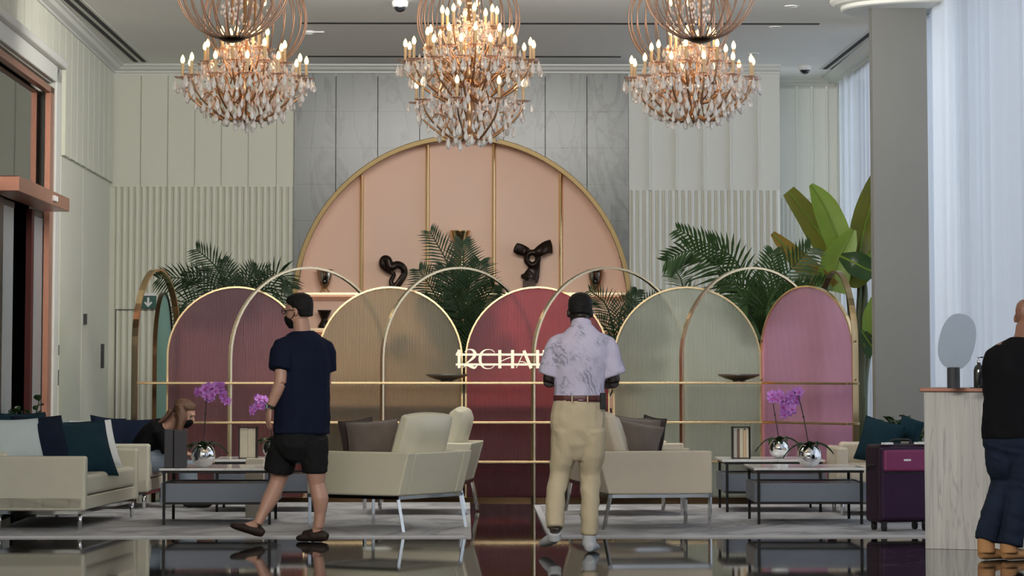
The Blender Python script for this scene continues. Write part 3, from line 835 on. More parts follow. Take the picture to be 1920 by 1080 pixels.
# sign hung on the screen
SY = 29.70
so = P(855, 674, SY)
sg = thing('lettered_sign', 'cream cut out letter sign between two bars on the crimson screen', 'sign', so)
def sp(x, y): 
    q = P(840 + x / 9.6, 640 + y / 9.6, SY) - so
    return q
def ribbon(mb, pts, wds, y0=-.012, y1=.012):
    """flat ribbon with varying width in the sign plane"""
    q = [sp(a, b) for a, b in pts]; k = 9.6 * 200
    L = []; R = []
    for i in range(len(q)):
        t_ = q[min(i + 1, len(q) - 1)] - q[max(i - 1, 0)]; t_.y = 0; t_.normalize()
        nn = V((-t_.z, 0, t_.x)); h = wds[i] / k / 2 * 1.02
        L.append(q[i] + nn * h); R.append(q[i] - nn * h)
    m = len(q); vs = []
    for i in range(m):
        vs += [L[i] + V((0, y0, 0)), R[i] + V((0, y0, 0)), R[i] + V((0, y1, 0)), L[i] + V((0, y1, 0))]
    fs = []
    for i in range(m - 1):
        for c in range(4):
            l = (c + 1) % 4; fs.append((4 * i + c, 4 * i + l, 4 * i + 4 + l, 4 * i + 4 + c))
    fs += [(0, 1, 2, 3), (4 * m - 4, 4 * m - 1, 4 * m - 2, 4 * m - 3)]
    mb.add(vs, fs)
def smooth_rib(mb, pts, wds, n=5, **k):
    q = catmull([V((a, b, w_)) for (a, b), w_ in zip(pts, wds)], n)
    ribbon(mb, [(v.x, v.y) for v in q], [v.z for v in q], **k)
def letter(fn):
    mb = MB(); fn(mb); mb.build('letter', 'sign_cream', sg)
def L1(mb): ribbon(mb, [(200, 150), (200, 483)], [52, 52]); ribbon(mb, [(150, 225), (205, 160)], [20, 36], -.013, .011)
def L2(mb):
    smooth_rib(mb, [(302, 195), (345, 155), (400, 146), (455, 165), (482, 215), (470, 275), (410, 335), (330, 400), (280, 472)], [12, 14, 18, 40, 58, 52, 36, 24, 12])
    smooth_rib(mb, [(290, 440), (350, 435), (420, 458), (480, 475), (528, 432)], [10, 26, 46, 40, 10], y0=-.013, y1=.011)
def LC(mb): smooth_rib(mb, [(842, 198), (785, 156), (720, 146), (650, 165), (596, 225), (576, 320), (598, 415), (650, 475), (720, 492), (790, 478), (842, 430)], [12, 12, 14, 24, 44, 54, 44, 24, 14, 12, 12])
def LH(mb):
    ribbon(mb, [(932, 155), (932, 486)], [54, 54]); ribbon(mb, [(1162, 155), (1162, 486)], [54, 54])
    smooth_rib(mb, [(950, 362), (1050, 315), (1140, 285)], [14, 16, 14], y0=-.011, y1=.010)
def LA(mb):
    ribbon(mb, [(1230, 478), (1372, 175)], [14, 14]); ribbon(mb, [(1365, 165), (1497, 486)], [56, 56], -.013, .011)
    smooth_rib(mb, [(1288, 366), (1350, 366), (1425, 402)], [12, 14, 12], y0=-.011, y1=.010)
def LI(mb): ribbon(mb, [(1612, 155), (1612, 486)], [54, 54])
def LR(mb):
    ribbon(mb, [(1730, 155), (1730, 486)], [54, 54])
    smooth_rib(mb, [(1740, 165), (1820, 165), (1860, 215), (1830, 285), (1745, 300)], [14, 16, 40, 18, 12], y0=-.013, y1=.011)
    ribbon(mb, [(1780, 295), (1890, 486)], [50, 50], -.011, .010)
def LS(mb): smooth_rib(mb, [(2090, 200), (2040, 155), (1985, 165), (1965, 220), (2010, 290), (2075, 345), (2085, 430), (2030, 488), (1955, 440)], [12, 14, 24, 44, 54, 46, 30, 14, 12])
for fn in (L1, L2, LC, LH, LA, LI, LR, LS): letter(fn)
for y in (238, 417):
    mb = MB(); ribbon(mb, [(140, y), (2150, y)], [38, 38], -.009, .009); mb.build('sign_bar', 'sign_cream', sg)
for px in (1010, 1190, 1900):
    a = sp(px, 238); MB().cyl(a + V((0, 0, 0)), a + V((0, .09, 0)), .006, n=6).build('bracket', 'brass', sg)

# shallow bowls on the top shelf
def bowl(px, label):
    t = thing('bowl', label, 'bowl', (XP(px, 29.92), 29.92, ZP(716, 29.75)))
    MB().lathe([(.05, 0), (.06, .012), (.13, .03), (.19, .055), (.20, .068), (.195, .07), (.18, .058), (.12, .036), (.02, .022)], n=32).build('bowl_body', 'gunmetal', t, smooth=True)
    MB().lathe([(.06, 0), (.055, .014), (.05, 0)], n=24).build('foot_ring', 'gunmetal', t)
bowl(838, 'shallow gunmetal bowl on the shelf before the olive glass panel')
bowl(1385, 'shallow gunmetal bowl on the shelf before the sage glass panel')

# ------------------------------------------------------------------ rugs
def rug(label, x0, x1, y0, y1):
    t = thing('rug', label, 'rug', ((x0 + x1) / 2, (y0 + y1) / 2, 0))
    a, b = (x1 - x0) / 2, (y1 - y0) / 2
    MB().bb(-a + .03, a - .03, -b + .03, b - .03, 0, .012).build('rug_pile', 'rug', t)
    MB().bb(-a, a, -b, -b + .05, 0, .013).bb(-a, a, b - .05, b, 0, .013).bb(-a, -a + .05, -b, b, 0, .013).bb(a - .05, a, -b, b, 0, .013).build('binding', 'rug_edge', t)
rug('large grey patterned rug under the ivory sofas and teal cushions', -3.62, XP(884, 24.2), 24.1, 29.45)
rug('large grey patterned rug running behind the purple suitcase', XP(1027, 24.1), 4.1, 24.1, 29.0)

# ------------------------------------------------------------------ chandeliers and globes
drop_me = None
def drop_mesh(L, r):
    return MB().lathe([(.0015, 0), (r * .35, -L * .18), (r, -L * .62), (r * .75, -L * .85), (.001, -L)], n=6).mesh('drop', 'crystal')
DROP_S, DROP_L = drop_mesh(.064, .014), drop_mesh(.09, .018)
CANDLE = MB().lathe([(.0105, 0), (.0105, .10), (.012, .102)], n=8).mesh('candle', 'candle', True)
BULB = MB().lathe([(.006, 0), (.013, .010), (.0165, .024), (.013, .042), (.007, .055), (.001, .064)], n=8).mesh('bulb', 'bulb', True)
BOB = MB().lathe([(.012, 0), (.045, .004), (.062, .016), (.060, .018), (.042, .008), (.012, .006)], n=12).mesh('drip_pan', 'bobeche', True)
def chandelier(px, label, tiers, hubz, Y=23.0, dome=None, topz=4.2, lower=None):
    X = XP(px, Y)
    t = thing('chandelier', label, 'chandelier', (X, Y, 0), 0, 'crystal chandeliers')
    # stem with turned glass baluster
    st = [(.008, hubz - .05), (.03, hubz - .03), (.045, hubz), (.03, hubz + .03), (.014, hubz + .06), (.03, hubz + .14), (.045, hubz + .2), (.02, hubz + .3), (.016, hubz + .34), (.04, hubz + .42), (.05, hubz + .46), (.016, hubz + .56), (.012, topz)]
    MB().lathe(st, n=12).build('stem', 'gilt', t, smooth=True)
    MB().cyl((0, 0, topz), (0, 0, ZC), .006, n=6).build('hanging_rod', 'gilt', t)
    MB().lathe([(.06, ZC - .03), (.06, ZC)], n=16).build('ceiling_rose', 'gilt', t)
    beads = MB()
    for ti, (r, z, n_, zr) in enumerate(tiers):
        # one arm mesh per tier, shared
        arm = [(.03, 0, zr), (r * .3, 0, zr - .05), (r * .62, 0, zr + (z - zr) * .18 - .02), (r * .9, 0, zr + (z - zr) * .55), (r, 0, z)]
        cp = catmull(arm, 5)
        ame = MB().tube(cp, [.0105 - .004 * i / len(cp) for i in range(len(cp))], 6).mesh('arm', 'gilt', True)
        sc_ = catmull([(r * .55, 0, zr + .0), (r * .45, 0, zr + .10), (r * .6, 0, zr + .15), (r * .72, 0, zr + .10)], 4)
        sme = MB().tube(sc_, .006, 5).mesh('scroll', 'gilt', True)
        for k in range(n_):
            a = 2 * PI * (k + .5 * (ti % 2) + .21) / n_
            c, s_ = math.cos(a), math.sin(a)
            link('arm', ame, t, rot=(0, 0, a))
            if r > .2: link('scroll', sme, t, rot=(0, 0, a))
            pos = V((r * c, r * s_, z))
            link('drip_pan', BOB, t, loc=pos)
            cn = link('candle', CANDLE, t, loc=pos + V((0, 0, .012)))
            link('bulb', BULB, cn, loc=(0, 0, .10))
            nd = 5 if r > .4 else (4 if r > .25 else 3)
            for d in range(nd):
                b = a + 2 * PI * d / nd + .3
                q = pos + V((.058 * math.cos(b), .058 * math.sin(b), .012 - random.random() * .03))
                link('drop', DROP_L if (r > .4 and d % 2 == 0) else DROP_S, t, loc=q, rot=(0, 0, random.random() * 3))
            # swag of beads to the next candle
            a2 = 2 * PI * (k + 1 + .5 * (ti % 2) + .21) / n_
            e = V((r * math.cos(a2), r * math.sin(a2), z))
            nb = 9
            for m_ in range(nb):
                f = (m_ + .5) / nb
                w_ = pos.lerp(e, f); w_.z -= .09 * 4 * f * (1 - f)
                beads.ell(w_, (.0075, .0075, .009), 5, 3)
            # beads up towards the stem
            for m_ in range(8):
                f = (m_ + .5) / 8
                w_ = pos.lerp(V((0, 0, z + .22)), f); w_.z -= .10 * 4 * f * (1 - f) * .6
                beads.ell(w_, (.0075, .0075, .010), 5, 3)
    for (r, z, n_) in dome:
        for k in range(n_):
            a = 2 * PI * (k + random.random() * .5) / n_
            rr = r * (1 + random.uniform(-.06, .06))
            link('drop', random.choice((DROP_S, DROP_L)), t, loc=(rr * math.cos(a), rr * math.sin(a), z + random.uniform(-.015, .02)), rot=(0, 0, random.random() * 3))
    rnd = random.Random(px)
    zlo, zhi = hubz + .08, max(q[1] for q in tiers) + .05
    rmax = max(q[0] for q in tiers)
    for k in range(420):
        z = zlo + (zhi - zlo) * rnd.random()
        env = min([abs(z - q[1]) * 1.1 + (rmax - q[0]) for q in tiers])
        rr = max(.06, (rmax - env)) * rnd.random() ** .5
        a = rnd.random() * 2 * PI
        beads.lathe([(.001, -.030), (.011, -.012), (.003, .014)], (rr * math.cos(a), rr * math.sin(a), z), 5)
    beads.build('bead_strands', 'crystal_warm', t, kind='stuff')
    lt = bpy.data.lights.new('chandelier_glow', 'POINT'); lt.energy = 16; lt.color = (1.0, 0.68, 0.38); lt.shadow_soft_size = .25
    lo = bpy.data.objects.new('chandelier_glow', lt); COL.objects.link(lo); lo.parent = t; lo.location = (0, 0, tiers[0][1] + .25)
    return t
domeA = [(.44, 3.29, 30), (.40, 3.23, 26), (.34, 3.175, 24), (.28, 3.13, 22), (.21, 3.09, 16), (.14, 3.065, 12), (.06, 3.05, 6)]
tA = [(.445, 3.335, 12, 3.09), (.30, 3.44, 8, 3.22), (.165, 3.545, 6, 3.36)]
for px, lab in ((455, 'lit crystal candle chandelier hanging over the man in navy shirt'), (1301, 'lit crystal candle chandelier hanging above the sage glass arch')):
    chandelier(px, lab, tA, 3.07, dome=domeA)
tC = [(.465, 3.455, 14, 3.22), (.31, 3.55, 10, 3.34), (.20, 3.70, 8, 3.48), (.395, 3.165, 8, 2.95)]
domeC = [(.44, 3.36, 18), (.33, 3.24, 14), (.22, 3.20, 10), (.37, 3.10, 18), (.31, 3.02, 16), (.24, 2.965, 14), (.16, 2.935, 11), (.08, 2.92, 7)]
chandelier(880, 'largest lit crystal chandelier with a second lower tier over the arched niche', tC, 2.93, dome=domeC, topz=4.3)

RIB = {}
def globe(px, Y, r, label):
    zc = 3.5 + r
    t = thing('globe_pendant', label, 'pendant', (XP(px, Y), Y, zc), 0, 'copper wire globe pendants')
    pts = [(r * math.sin(a), 0, -r * math.cos(a)) for a in [PI * (.06 + .88 * k / 22) for k in range(23)]]
    me = MB().tube(pts, .0055, 5).mesh('rib', 'copper_rib', True)
    for k in range(26): link('rib', me, t, rot=(0, 0, 2 * PI * (k + .3) / 26))
    MB().lathe([(.01, -r - .022), (.06, -r - .012), (.10, -r + .010), (.105, -r + .022), (.03, -r + .03)], n=20).build('bottom_cap', 'brass_dark', t, smooth=True)
    MB().lathe([(.08, r - .022), (.06, r - .004), (.02, r + .02)], n=20).build('top_cap', 'copper_rib', t, smooth=True)
    MB().cyl((0, 0, -r + .1), (0, 0, r - .05), .012, n=8).build('core_rod', 'gilt', t)
    MB().cyl((0, 0, r), (0, 0, ZC - zc), .006, n=6).build('hanging_rod', 'copper_rib', t)
    b = MB()
    rnd = random.Random(3)
    for k in range(170):
        a = rnd.random() * 2 * PI; q = rnd.uniform(-.7, .8) * r
        rr = r * .30 * rnd.random() ** .5 * (1 - abs(q) / r * .5)
        b.ell((rr * math.cos(a), rr * math.sin(a), q), (.009, .009, .016), 5, 3)
    b.build('crystal_cluster', 'crystal_warm', t, kind='stuff')
    for k in range(2):
        a = 2 * PI * k / 2
        link('bulb', BULB, t, loc=(.07 * math.cos(a), .07 * math.sin(a), .1))
globe(431, 21.74, .39, 'copper wire globe pendant in front, above the mauve glass arch')
globe(1316, 21.74, .39, 'copper wire globe pendant in front, above the sage glass arch')
globe(474, 24.1, .39, 'copper wire globe pendant half hidden behind a chandelier beside the smoke detector')
globe(878, 24.1, .39, 'copper wire globe pendant behind the largest chandelier')
globe(1277, 24.1, .39, 'copper wire globe pendant half hidden behind the chandelier nearest the column')

# ------------------------------------------------------------------ sofas, armchairs, cushions
def rbox(x0, x1, y0, y1, z0, z1): return MB().bb(x0, x1, y0, y1, z0, z1)
def sofa(label, corner, ang, L, D, m, h=.58, group=None):
    """corner: near front floor corner; local x = front, local y = length"""
    t = thing('sofa', label, 'sofa', corner, ang, group)
    x0, x1 = -D, 0
    rbox(x0, x1 - .02, .0, L, .165, .27).build('seat_frame', m, t, bevel=.012)
    for y in (0, L - .1):
        rbox(x0, x1, y, y + .1, .16, h).build('arm', m, t, bevel=.022, seg=3)
    rbox(x0, x0 + .14, .1, L - .1, .26, h + .03).build('backrest', m, t, bevel=.03, seg=3)
    rbox(x0 + .14, x1 - .012, .104, L - .104, .275, .435).build('seat_cushion', m, t, bevel=.035, seg=3)
    MB().bb(x0 + .04, x1 - .03, .02, .045, .135, .162).bb(x0 + .04, x1 - .03, L - .045, L - .02, .135, .162).bb(x1 - .06, x1 - .03, .02, L - .02, .135, .162).build('rail', 'chrome', t)
    lg = MB().tube([(0, 0, .14), (0, 0, .0)], [.022, .014], 10).mesh('leg', 'chrome', True)
    for x in (x1 - .05, x0 + .1):
        for y in (.05, L - .05): link('leg', lg, t, loc=(x, y, .012))
    return t
RZ = .012
c1 = FL(152, 998); c2 = FL(252, 972); a1 = math.atan2(c2.y - c1.y, c2.x - c1.x) - PI / 2
sofa('ivory leather sofa piled with teal cushions nearest the glass door', (c1.x + .03, c1.y - .02, 0), a1, 2.1, .78, 'leather')
c3 = FL(272, 958)
sofa('ivory leather sofa where the auburn haired person sits', (c3.x + .03, c3.y + .0, 0), math.radians(-4), 1.02, .8, 'leather')
c5 = V((XP(1567, 27.0), 27.0, 0))
t5 = sofa('beige leather sofa end with a teal cushion behind the purple suitcase', (c5.x, c5.y, 0), -PI / 2, .98, .75, 'leather_tan')

def armchair(label, rear, f, wdir, m, D=.84, W=.9):
    f = V((*f, 0)).normalized(); wv = V((*wdir, 0)).normalized()
    c = V((*rear, 0)) + f * D / 2 + wv * W / 2
    t = thing('armchair', label, 'armchair', c, math.atan2(f.y, f.x), 'angular leather armchairs')
    h, zb = .615, .285
    poly = [(-D / 2, zb), (D / 2, zb), (D / 2, h), (-D / 2 - .09, h)]
    for y in (-W / 2, W / 2 - .11):
        MB().prism(poly, (0, y, 0), (1, 0, 0), (0, 0, 1), (0, .11, 0)).build('arm', m, t, bevel=.014, seg=3)
    pb = [(-D / 2 + .003, zb), (-D / 2 + .12, zb), (-D / 2 + .03, h - .004), (-D / 2 - .087, h - .004)]
    MB().prism(pb, (0, -W / 2 + .112, 0), (1, 0, 0), (0, 0, 1), (0, W - .224, 0)).build('backrest', m, t, bevel=.012, seg=2)
    MB().bb(-D / 2 + .1, D / 2 - .01, -W / 2 + .112, W / 2 - .112, zb, .36).build('seat_frame', m, t, bevel=.01)
    MB().bb(-D / 2 + .14, D / 2 - .005, -W / 2 + .116, W / 2 - .116, .362, .47).build('seat_cushion', m, t, bevel=.03, seg=3)
    R = Matrix.Rotation(math.radians(-17), 3, 'Y')
    cu = MB()
    K = 8; vs = []; fs = []
    # puffed loose back cushion
    hw, hh = (W - .26) / 2, .235
    for sgn in (-1, 1):
        for i in range(K + 1):
            for j in range(K + 1):
                u, v = -1 + 2 * i / K, -1 + 2 * j / K
                e = max(0, 1 - abs(u) ** 4) ** .5 * max(0, 1 - abs(v) ** 4) ** .5
                th = .035 + .065 * e
                q = R @ V((sgn * th, u * hw, v * (hh + .02 * (1 - u * u)))) + V((-D / 2 + .105, 0, .665))
                vs.append(q)
    n1 = (K + 1) ** 2
    for i in range(K):
        for j in range(K):
            a = i * (K + 1) + j
            fs.append((a, a + 1, a + K + 2, a + K + 1)); fs.append((n1 + a, n1 + a + K + 1, n1 + a + K + 2, n1 + a + 1))
    rim = [i * (K + 1) for i in range(K + 1)] + [K * (K + 1) + j for j in range(1, K + 1)] + [i * (K + 1) + K for i in range(K - 1, -1, -1)] + [j for j in range(K - 1, 0, -1)]
    for a, b in zip(rim, rim[1:] + rim[:1]): fs.append((a, b, n1 + b, n1 + a))
    cu.add(vs, fs).build('back_cushion', m, t, bevel=.02, seg=3)
    z0, z1 = zb - .028, zb - .002
    MB().bb(-D / 2, D / 2, -W / 2, -W / 2 + .03, z0, z1).bb(-D / 2, D / 2, W / 2 - .03, W / 2, z0, z1).bb(-D / 2, -D / 2 + .03, -W / 2, W / 2, z0, z1).bb(D / 2 - .03, D / 2, -W / 2, W / 2, z0, z1).build('rail', 'chrome', t)
    for y in (-W / 2 + .016, W / 2 - .016):
        MB().tube([(D / 2 - .016, y, z1 - .01), (D / 2 - .016, y, RZ)], [(.016, .016)] * 2, 4).build('leg', 'chrome', t)
        MB().tube([(-D / 2 + .016, y, z1 - .01), (-D / 2 - .035, y, RZ)], [(.016, .016)] * 2, 4).build('leg', 'chrome', t)
    return t
ln = FL(752, 1001)
armchair('cream leather armchair beside the walking man, its back turned to the aisle', (ln.x - .02, ln.y), (-.80, .52), (.52, .80), 'leather_sage', D=.86, W=.9)
armchair('cream leather armchair farther back by the aisle, mostly hidden by its twin', (-.02, 27.15), (-.98, .12), (.12, .98), 'leather_sage')
rn = FL(1134, 997)
armchair('beige leather armchair beside the man in khaki trousers', (rn.x + .03, rn.y), (.985, .15), (-.15, .985), 'leather_tan', D=.82, W=.9)
armchair('beige leather armchair farther back, behind the taupe cushions', (1.02, 26.95), (.985, .12), (-.12, .985), 'leather_tan', D=.84)

def pillow_mesh(wd, hg, th, m, K=12):
    vs = []; fs = []
    for sgn in (-1, 1):
        for i in range(K + 1):
            for j in range(K + 1):
                u, v = -1 + 2 * i / K, -1 + 2 * j / K
                e = (max(0, 1 - u ** 2) * max(0, 1 - v ** 2)) ** .45
                pin = 1 - .07 * (1 - abs(u) ** 2) * abs(v) ** 3, 1 - .07 * (1 - abs(v) ** 2) * abs(u) ** 3
                wr_ = .006 * math.sin(9 * u + 4 * v) * e
                vs.append((u * wd / 2 * pin[1], sgn * (th / 2 * e + .004) + wr_, v * hg / 2 * pin[0]))
    n1 = (K + 1) ** 2
    for i in range(K):
        for j in range(K):
            a = i * (K + 1) + j
            fs.append((a, a + 1, a + K + 2, a + K + 1)); fs.append((n1 + a, n1 + a + K + 1, n1 + a + K + 2, n1 + a + 1))
    rim = [i * (K + 1) for i in range(K + 1)] + [K * (K + 1) + j for j in range(1, K + 1)] + [i * (K + 1) + K for i in range(K - 1, -1, -1)] + [j for j in range(K - 1, 0, -1)]
    for a, b in zip(rim, rim[1:] + rim[:1]): fs.append((a, b, n1 + b, n1 + a))
    return MB().add(vs, fs), [V(vs[r]) for r in rim]
def pillow(px, py, Y, wd, hg, th, m, label, yaw=0, roll=0, tilt=0, group=None):
    c = P(px, py, Y)
    t = thing('cushion', label, 'cushion', c, 0, group)
    t.rotation_euler = Matrix.Rotation(math.radians(yaw), 3, 'Z').to_4x4().to_euler()
    R = Matrix.Rotation(math.radians(yaw), 4, 'Z') @ Matrix.Rotation(math.radians(tilt), 4, 'X') @ Matrix.Rotation(math.radians(roll), 4, 'Y')
    t.rotation_euler = R.to_euler()
    mb, rim = pillow_mesh(wd, hg, th, m)
    mb.build('cover', m, t, smooth=True)
    MB().tube([(p_.x * 1.005, 0, p_.z * 1.005) for p_ in rim], .006, 5, closed=True).build('piping', m, t, smooth=True)
    return t
g = 'cushions on the ivory sofas'
pillow(147, 841, 25.66, .62, .48, .16, 'teal', 'large square teal velvet cushion facing out from the sofa seat', yaw=40, roll=0, tilt=-26, group=g)
pillow(80, 829, 25.42, .50, .44, .15, 'navy', 'dark blue velvet cushion wedged between pale and teal cushions', yaw=46, roll=0, tilt=-24, group=g)
pillow(28, 829, 25.2, .48, .38, .16, 'paleblue', 'pale blue linen cushion at the near arm of the ivory sofa', yaw=38, roll=0, tilt=-22, group=g)
pillow(101, 832, 25.55, .46, .40, .13, 'paleblue', 'pale blue cushion squeezed behind the large teal cushion', yaw=50, roll=0, tilt=-24, group=g)
pillow(42, 824, 25.75, .46, .44, .13, 'teal', 'teal cushion peeking over the pale blue linen cushion', yaw=34, roll=0, tilt=-18, group=g)
pillow(176, 832, 26.1, .46, .40, .13, 'white_cloth', 'white cushion showing past the edge of the large teal cushion', yaw=46, roll=0, tilt=-22, group=g)
pillow(207, 823, 28.55, .38, .40, .14, 'navy', 'dark navy cushion between the sofas, its point up', yaw=44, roll=6, tilt=-18, group=g)
pillow(250, 826, 29.0, .46, .40, .15, 'navy', 'dark navy cushion behind the seated person', yaw=30, roll=2, tilt=-18, group=g)
g = 'taupe cushions on the armchairs'
pillow(700, 828, 25.05, .40, .33, .15, 'taupe', 'taupe velvet cushion in front on the cream armchair', yaw=6, roll=-4, tilt=-14, group=g)
pillow(672, 827, 25.25, .30, .34, .13, 'taupe_dark', 'dark plum cushion behind the taupe one on the cream armchair', yaw=30, roll=-6, tilt=-8, group=g)
pillow(1192, 829, 25.15, .38, .32, .15, 'taupe', 'taupe velvet cushion in front on the beige armchair', yaw=-6, roll=12, tilt=-16, group=g)
pillow(1190, 823, 25.32, .38, .34, .13, 'taupe', 'patterned taupe cushion second in the row on the beige armchair', yaw=-4, roll=6, tilt=-14, group=g)
pillow(1172, 822, 25.46, .36, .34, .13, 'taupe', 'taupe cushion deepest in the row on the beige armchair', yaw=-6, roll=4, tilt=-10, group=g)
pillow(1222, 824, 25.5, .22, .36, .12, 'taupe_dark', 'dark plum cushion standing on edge beside taupe ones', yaw=-40, roll=8, tilt=-6, group=g)
pillow(1650, 829, 27.35, .36, .38, .15, 'teal', 'dark teal cushion propped up behind the purple suitcase', yaw=-20, roll=14, tilt=-14)
pillow(1706, 806, 27.6, .2, .2, .1, 'teal', 'small teal cushion among leaves beside the counter', yaw=-10, roll=20, tilt=-12)

# ------------------------------------------------------------------ coffee tables
def table(label, x0, x1, y0, y1):
    t = thing('coffee_table', label, 'table', ((x0 + x1) / 2, (y0 + y1) / 2, RZ), 0, 'coffee tables with blue grey trays')
    a, b = (x1 - x0) / 2, (y1 - y0) / 2
    MB().bb(-a - .04, a + .04, -b - .03, b + .03, .428, .447).build('tabletop', 'white_marble', t, bevel=.004)
    MB().bb(-a - .02, a + .02, -b - .015, b + .015, .408, .427).build('top_frame', 'black_metal', t)
    lg = MB().bb(-.011, .011, -.011, .011, 0, .41).mesh('leg', 'black_metal')
    for x in (-a, a):
        for y in (-b, b): link('leg', lg, t, loc=(x, y, 0))
    # open tray slung below
    z0, z1 = .175, .325
    p0, p1, q0, q1 = -a - .03, a + .05, -b + .02, b - .02
    tr = MB().bb(p0, p1, q0, q1, z0, z1 - .012).bb(p0, p1, q0, q0 + .016, z1 - .0119, z1).bb(p0, p1, q1 - .016, q1, z1 - .0119, z1).bb(p0, p0 + .016, q0 + .0161, q1 - .0161, z1 - .0119, z1).bb(p1 - .016, p1, q0 + .0161, q1 - .0161, z1 - .0119, z1)
    tr.build('tray', 'tray', t)
    MB().bb(-a, a, -b - .006, -b + .014, .16, .178).bb(-a, a, b - .014, b + .006, .16, .178).bb(-a - .006, -a + .014, -b, b, .16, .178).bb(a - .014, a + .006, -b, b, .16, .178).build('tray_rail', 'black_metal', t)
    return t
ZT = RZ + .447
fl = FL(307, 987); fr = FL(506, 986)
table('marble topped coffee table carrying the charcoal menu box', fl.x, fr.x, fl.y, fl.y + .85)
table('marble topped coffee table farther back behind the walking man', XP(409, 27.7), XP(409, 27.7) + .82, 27.7, 28.5)
fl2 = FL(1423, 986); fr2 = FL(1616, 986)
table('marble topped coffee table beside the purple suitcase', fl2.x, fr2.x, fl2.y, fl2.y + .85)
table('marble topped coffee table farther back with the black book holder', XP(1362, 27.6), XP(1362, 27.6) + .80, 27.6, 28.4)

# charcoal menu box: two slabs
p = P(330, 874, 25.75)
t = thing('menu_box', 'tall charcoal menu box in two halves on the marble table', 'box', (p.x, 25.72, ZT))
MB().bb(-.087, -.018, -.05, .05, 0, .305).build('box_half', 'charcoal', t, bevel=.004)
MB().bb(-.012, .087, -.045, .055, 0, .302).build('box_half', 'charcoal', t, bevel=.004)
MB().bb(-.018, -.012, -.03, .03, .01, .29).build('gap_strip', 'black', t)
def holder(px, Y, w_, h_, label, books):
    t = thing('book_holder', label, 'holder', (XP(px, Y), Y, ZT))
    MB().bb(-w_ / 2, w_ / 2, -.08, .08, 0, .008).bb(-w_ / 2, w_ / 2, -.08, .08, h_ - .008, h_).bb(-w_ / 2, -w_ / 2 + .008, -.08, .08, 0, h_).bb(w_ / 2 - .008, w_ / 2, -.08, .08, 0, h_).build('frame', 'black_metal', t)
    MB().bb(-w_ / 2, w_ / 2, .075, .08, 0, .03).build('stop_bar', 'black_metal', t)
    x = -w_ / 2 + .009
    for (bw, bh, m, lab, lean) in books:
        b = thing('book', lab, 'book', (XP(px, Y) + x + bw / 2, Y, ZT + .0085), 0, None)
        MB().bb(-bw / 2, -bw / 2 + .002, -.07, .065, 0, bh).bb(bw / 2 - .002, bw / 2, -.07, .065, 0, bh).bb(-bw / 2, bw / 2, -.0725, -.07, 0, bh).build('cover', m, b)
        MB().bb(-bw / 2 + .0025, bw / 2 - .0025, -.069, .06, .003, bh - .004).build('pages', 'cream_paper', b)
        x += bw + .002
holder(467, 28.0, .158, .275, 'black framed holder with two cream menus on the far marble table', [(.068, .255, 'cream_paper', 'wide cream menu book with a grey foot in the holder behind the walking man', 0), (.066, .25, 'cream_paper', 'wide plain cream menu book in the holder behind the walking man, second slot', 0)])
holder(1388, 27.95, .155, .275, 'black framed holder of slim books on the table before the sage glass', [(.028, .25, 'grey_paper', 'slim grey book at the aisle end of the black holder', 0), (.02, .245, 'brown_cover', 'slim dark brown book next to the grey one in the black holder', 0), (.03, .25, 'cream_paper', 'cream book in the middle of the black holder', 0), (.02, .24, 'tan_cover', 'slim tan book next to the orchid end of the black holder', 0), (.024, .25, 'cream_paper', 'cream book at the orchid end of the black holder', 0)])
# carton between the tables
t = thing('carton', 'cream cardboard carton standing between the coffee tables', 'box', (XP(480, 26.85), 26.85, RZ))
MB().bb(-.074, .074, -.09, .09, 0, .485).build('carton_body', 'kraft', t, bevel=.003)
MB().bb(-.075, .075, -.092, -.0905, .40, .403).build('flap_seam', 'grey_paper', t)

# orchids
PETAL = MB()
def flower_mesh():
    mb = MB()
    for k in range(5):
        a = 2 * PI * k / 5 + PI / 2
        wdt = .020 if k in (1, 4) else .013
        u = V((math.cos(a), 0, math.sin(a))); s_ = V((-math.sin(a), 0, math.cos(a)))
        vs = [V((0, 0, 0)), u * .016 + s_ * wdt + V((0, -.006, 0)), u * .034 + s_ * wdt * .6 + V((0, -.002, 0)), u * .040, u * .034 - s_ * wdt * .6 + V((0, -.002, 0)), u * .016 - s_ * wdt + V((0, -.006, 0)), u * .02 + V((0, .003, 0))]
        mb.add(vs, [(0, 1, 6), (1, 2, 6), (2, 3, 6), (3, 4, 6), (4, 5, 6), (5, 0, 6)])
    return mb.mesh('flower', 'orchid', True)
FLOWER = flower_mesh()
HEART = MB().ell((0, -.008, -.004), (.008, .008, .010), 7, 5).mesh('flower_heart', 'orchid_heart', True)
def strap_leaf(L, wd, az, lift, droop, m):
    n_ = 8; vs = []
    d = V((math.cos(az), math.sin(az), 0)); s_ = V((-math.sin(az), math.cos(az), 0))
    for i in range(n_ + 1):
        f = i / n_
        c = d * (L * f) + V((0, 0, lift * f * 2 - droop * f * f * 2.2))
        hw = wd * math.sin(PI * min(1, f * .9 + .12)) ** .7 * .5
        vs += [c + s_ * hw + V((0, 0, .012)), c, c - s_ * hw + V((0, 0, .012)), c + V((0, 0, -.004))]
    fs = []
    for i in range(n_):
        a = 4 * i
        fs += [(a, a + 1, a + 5, a + 4), (a + 1, a + 2, a + 6, a + 5), (a + 2, a + 3, a + 7, a + 6), (a + 3, a, a + 4, a + 7)]
    return MB().add(vs, fs)
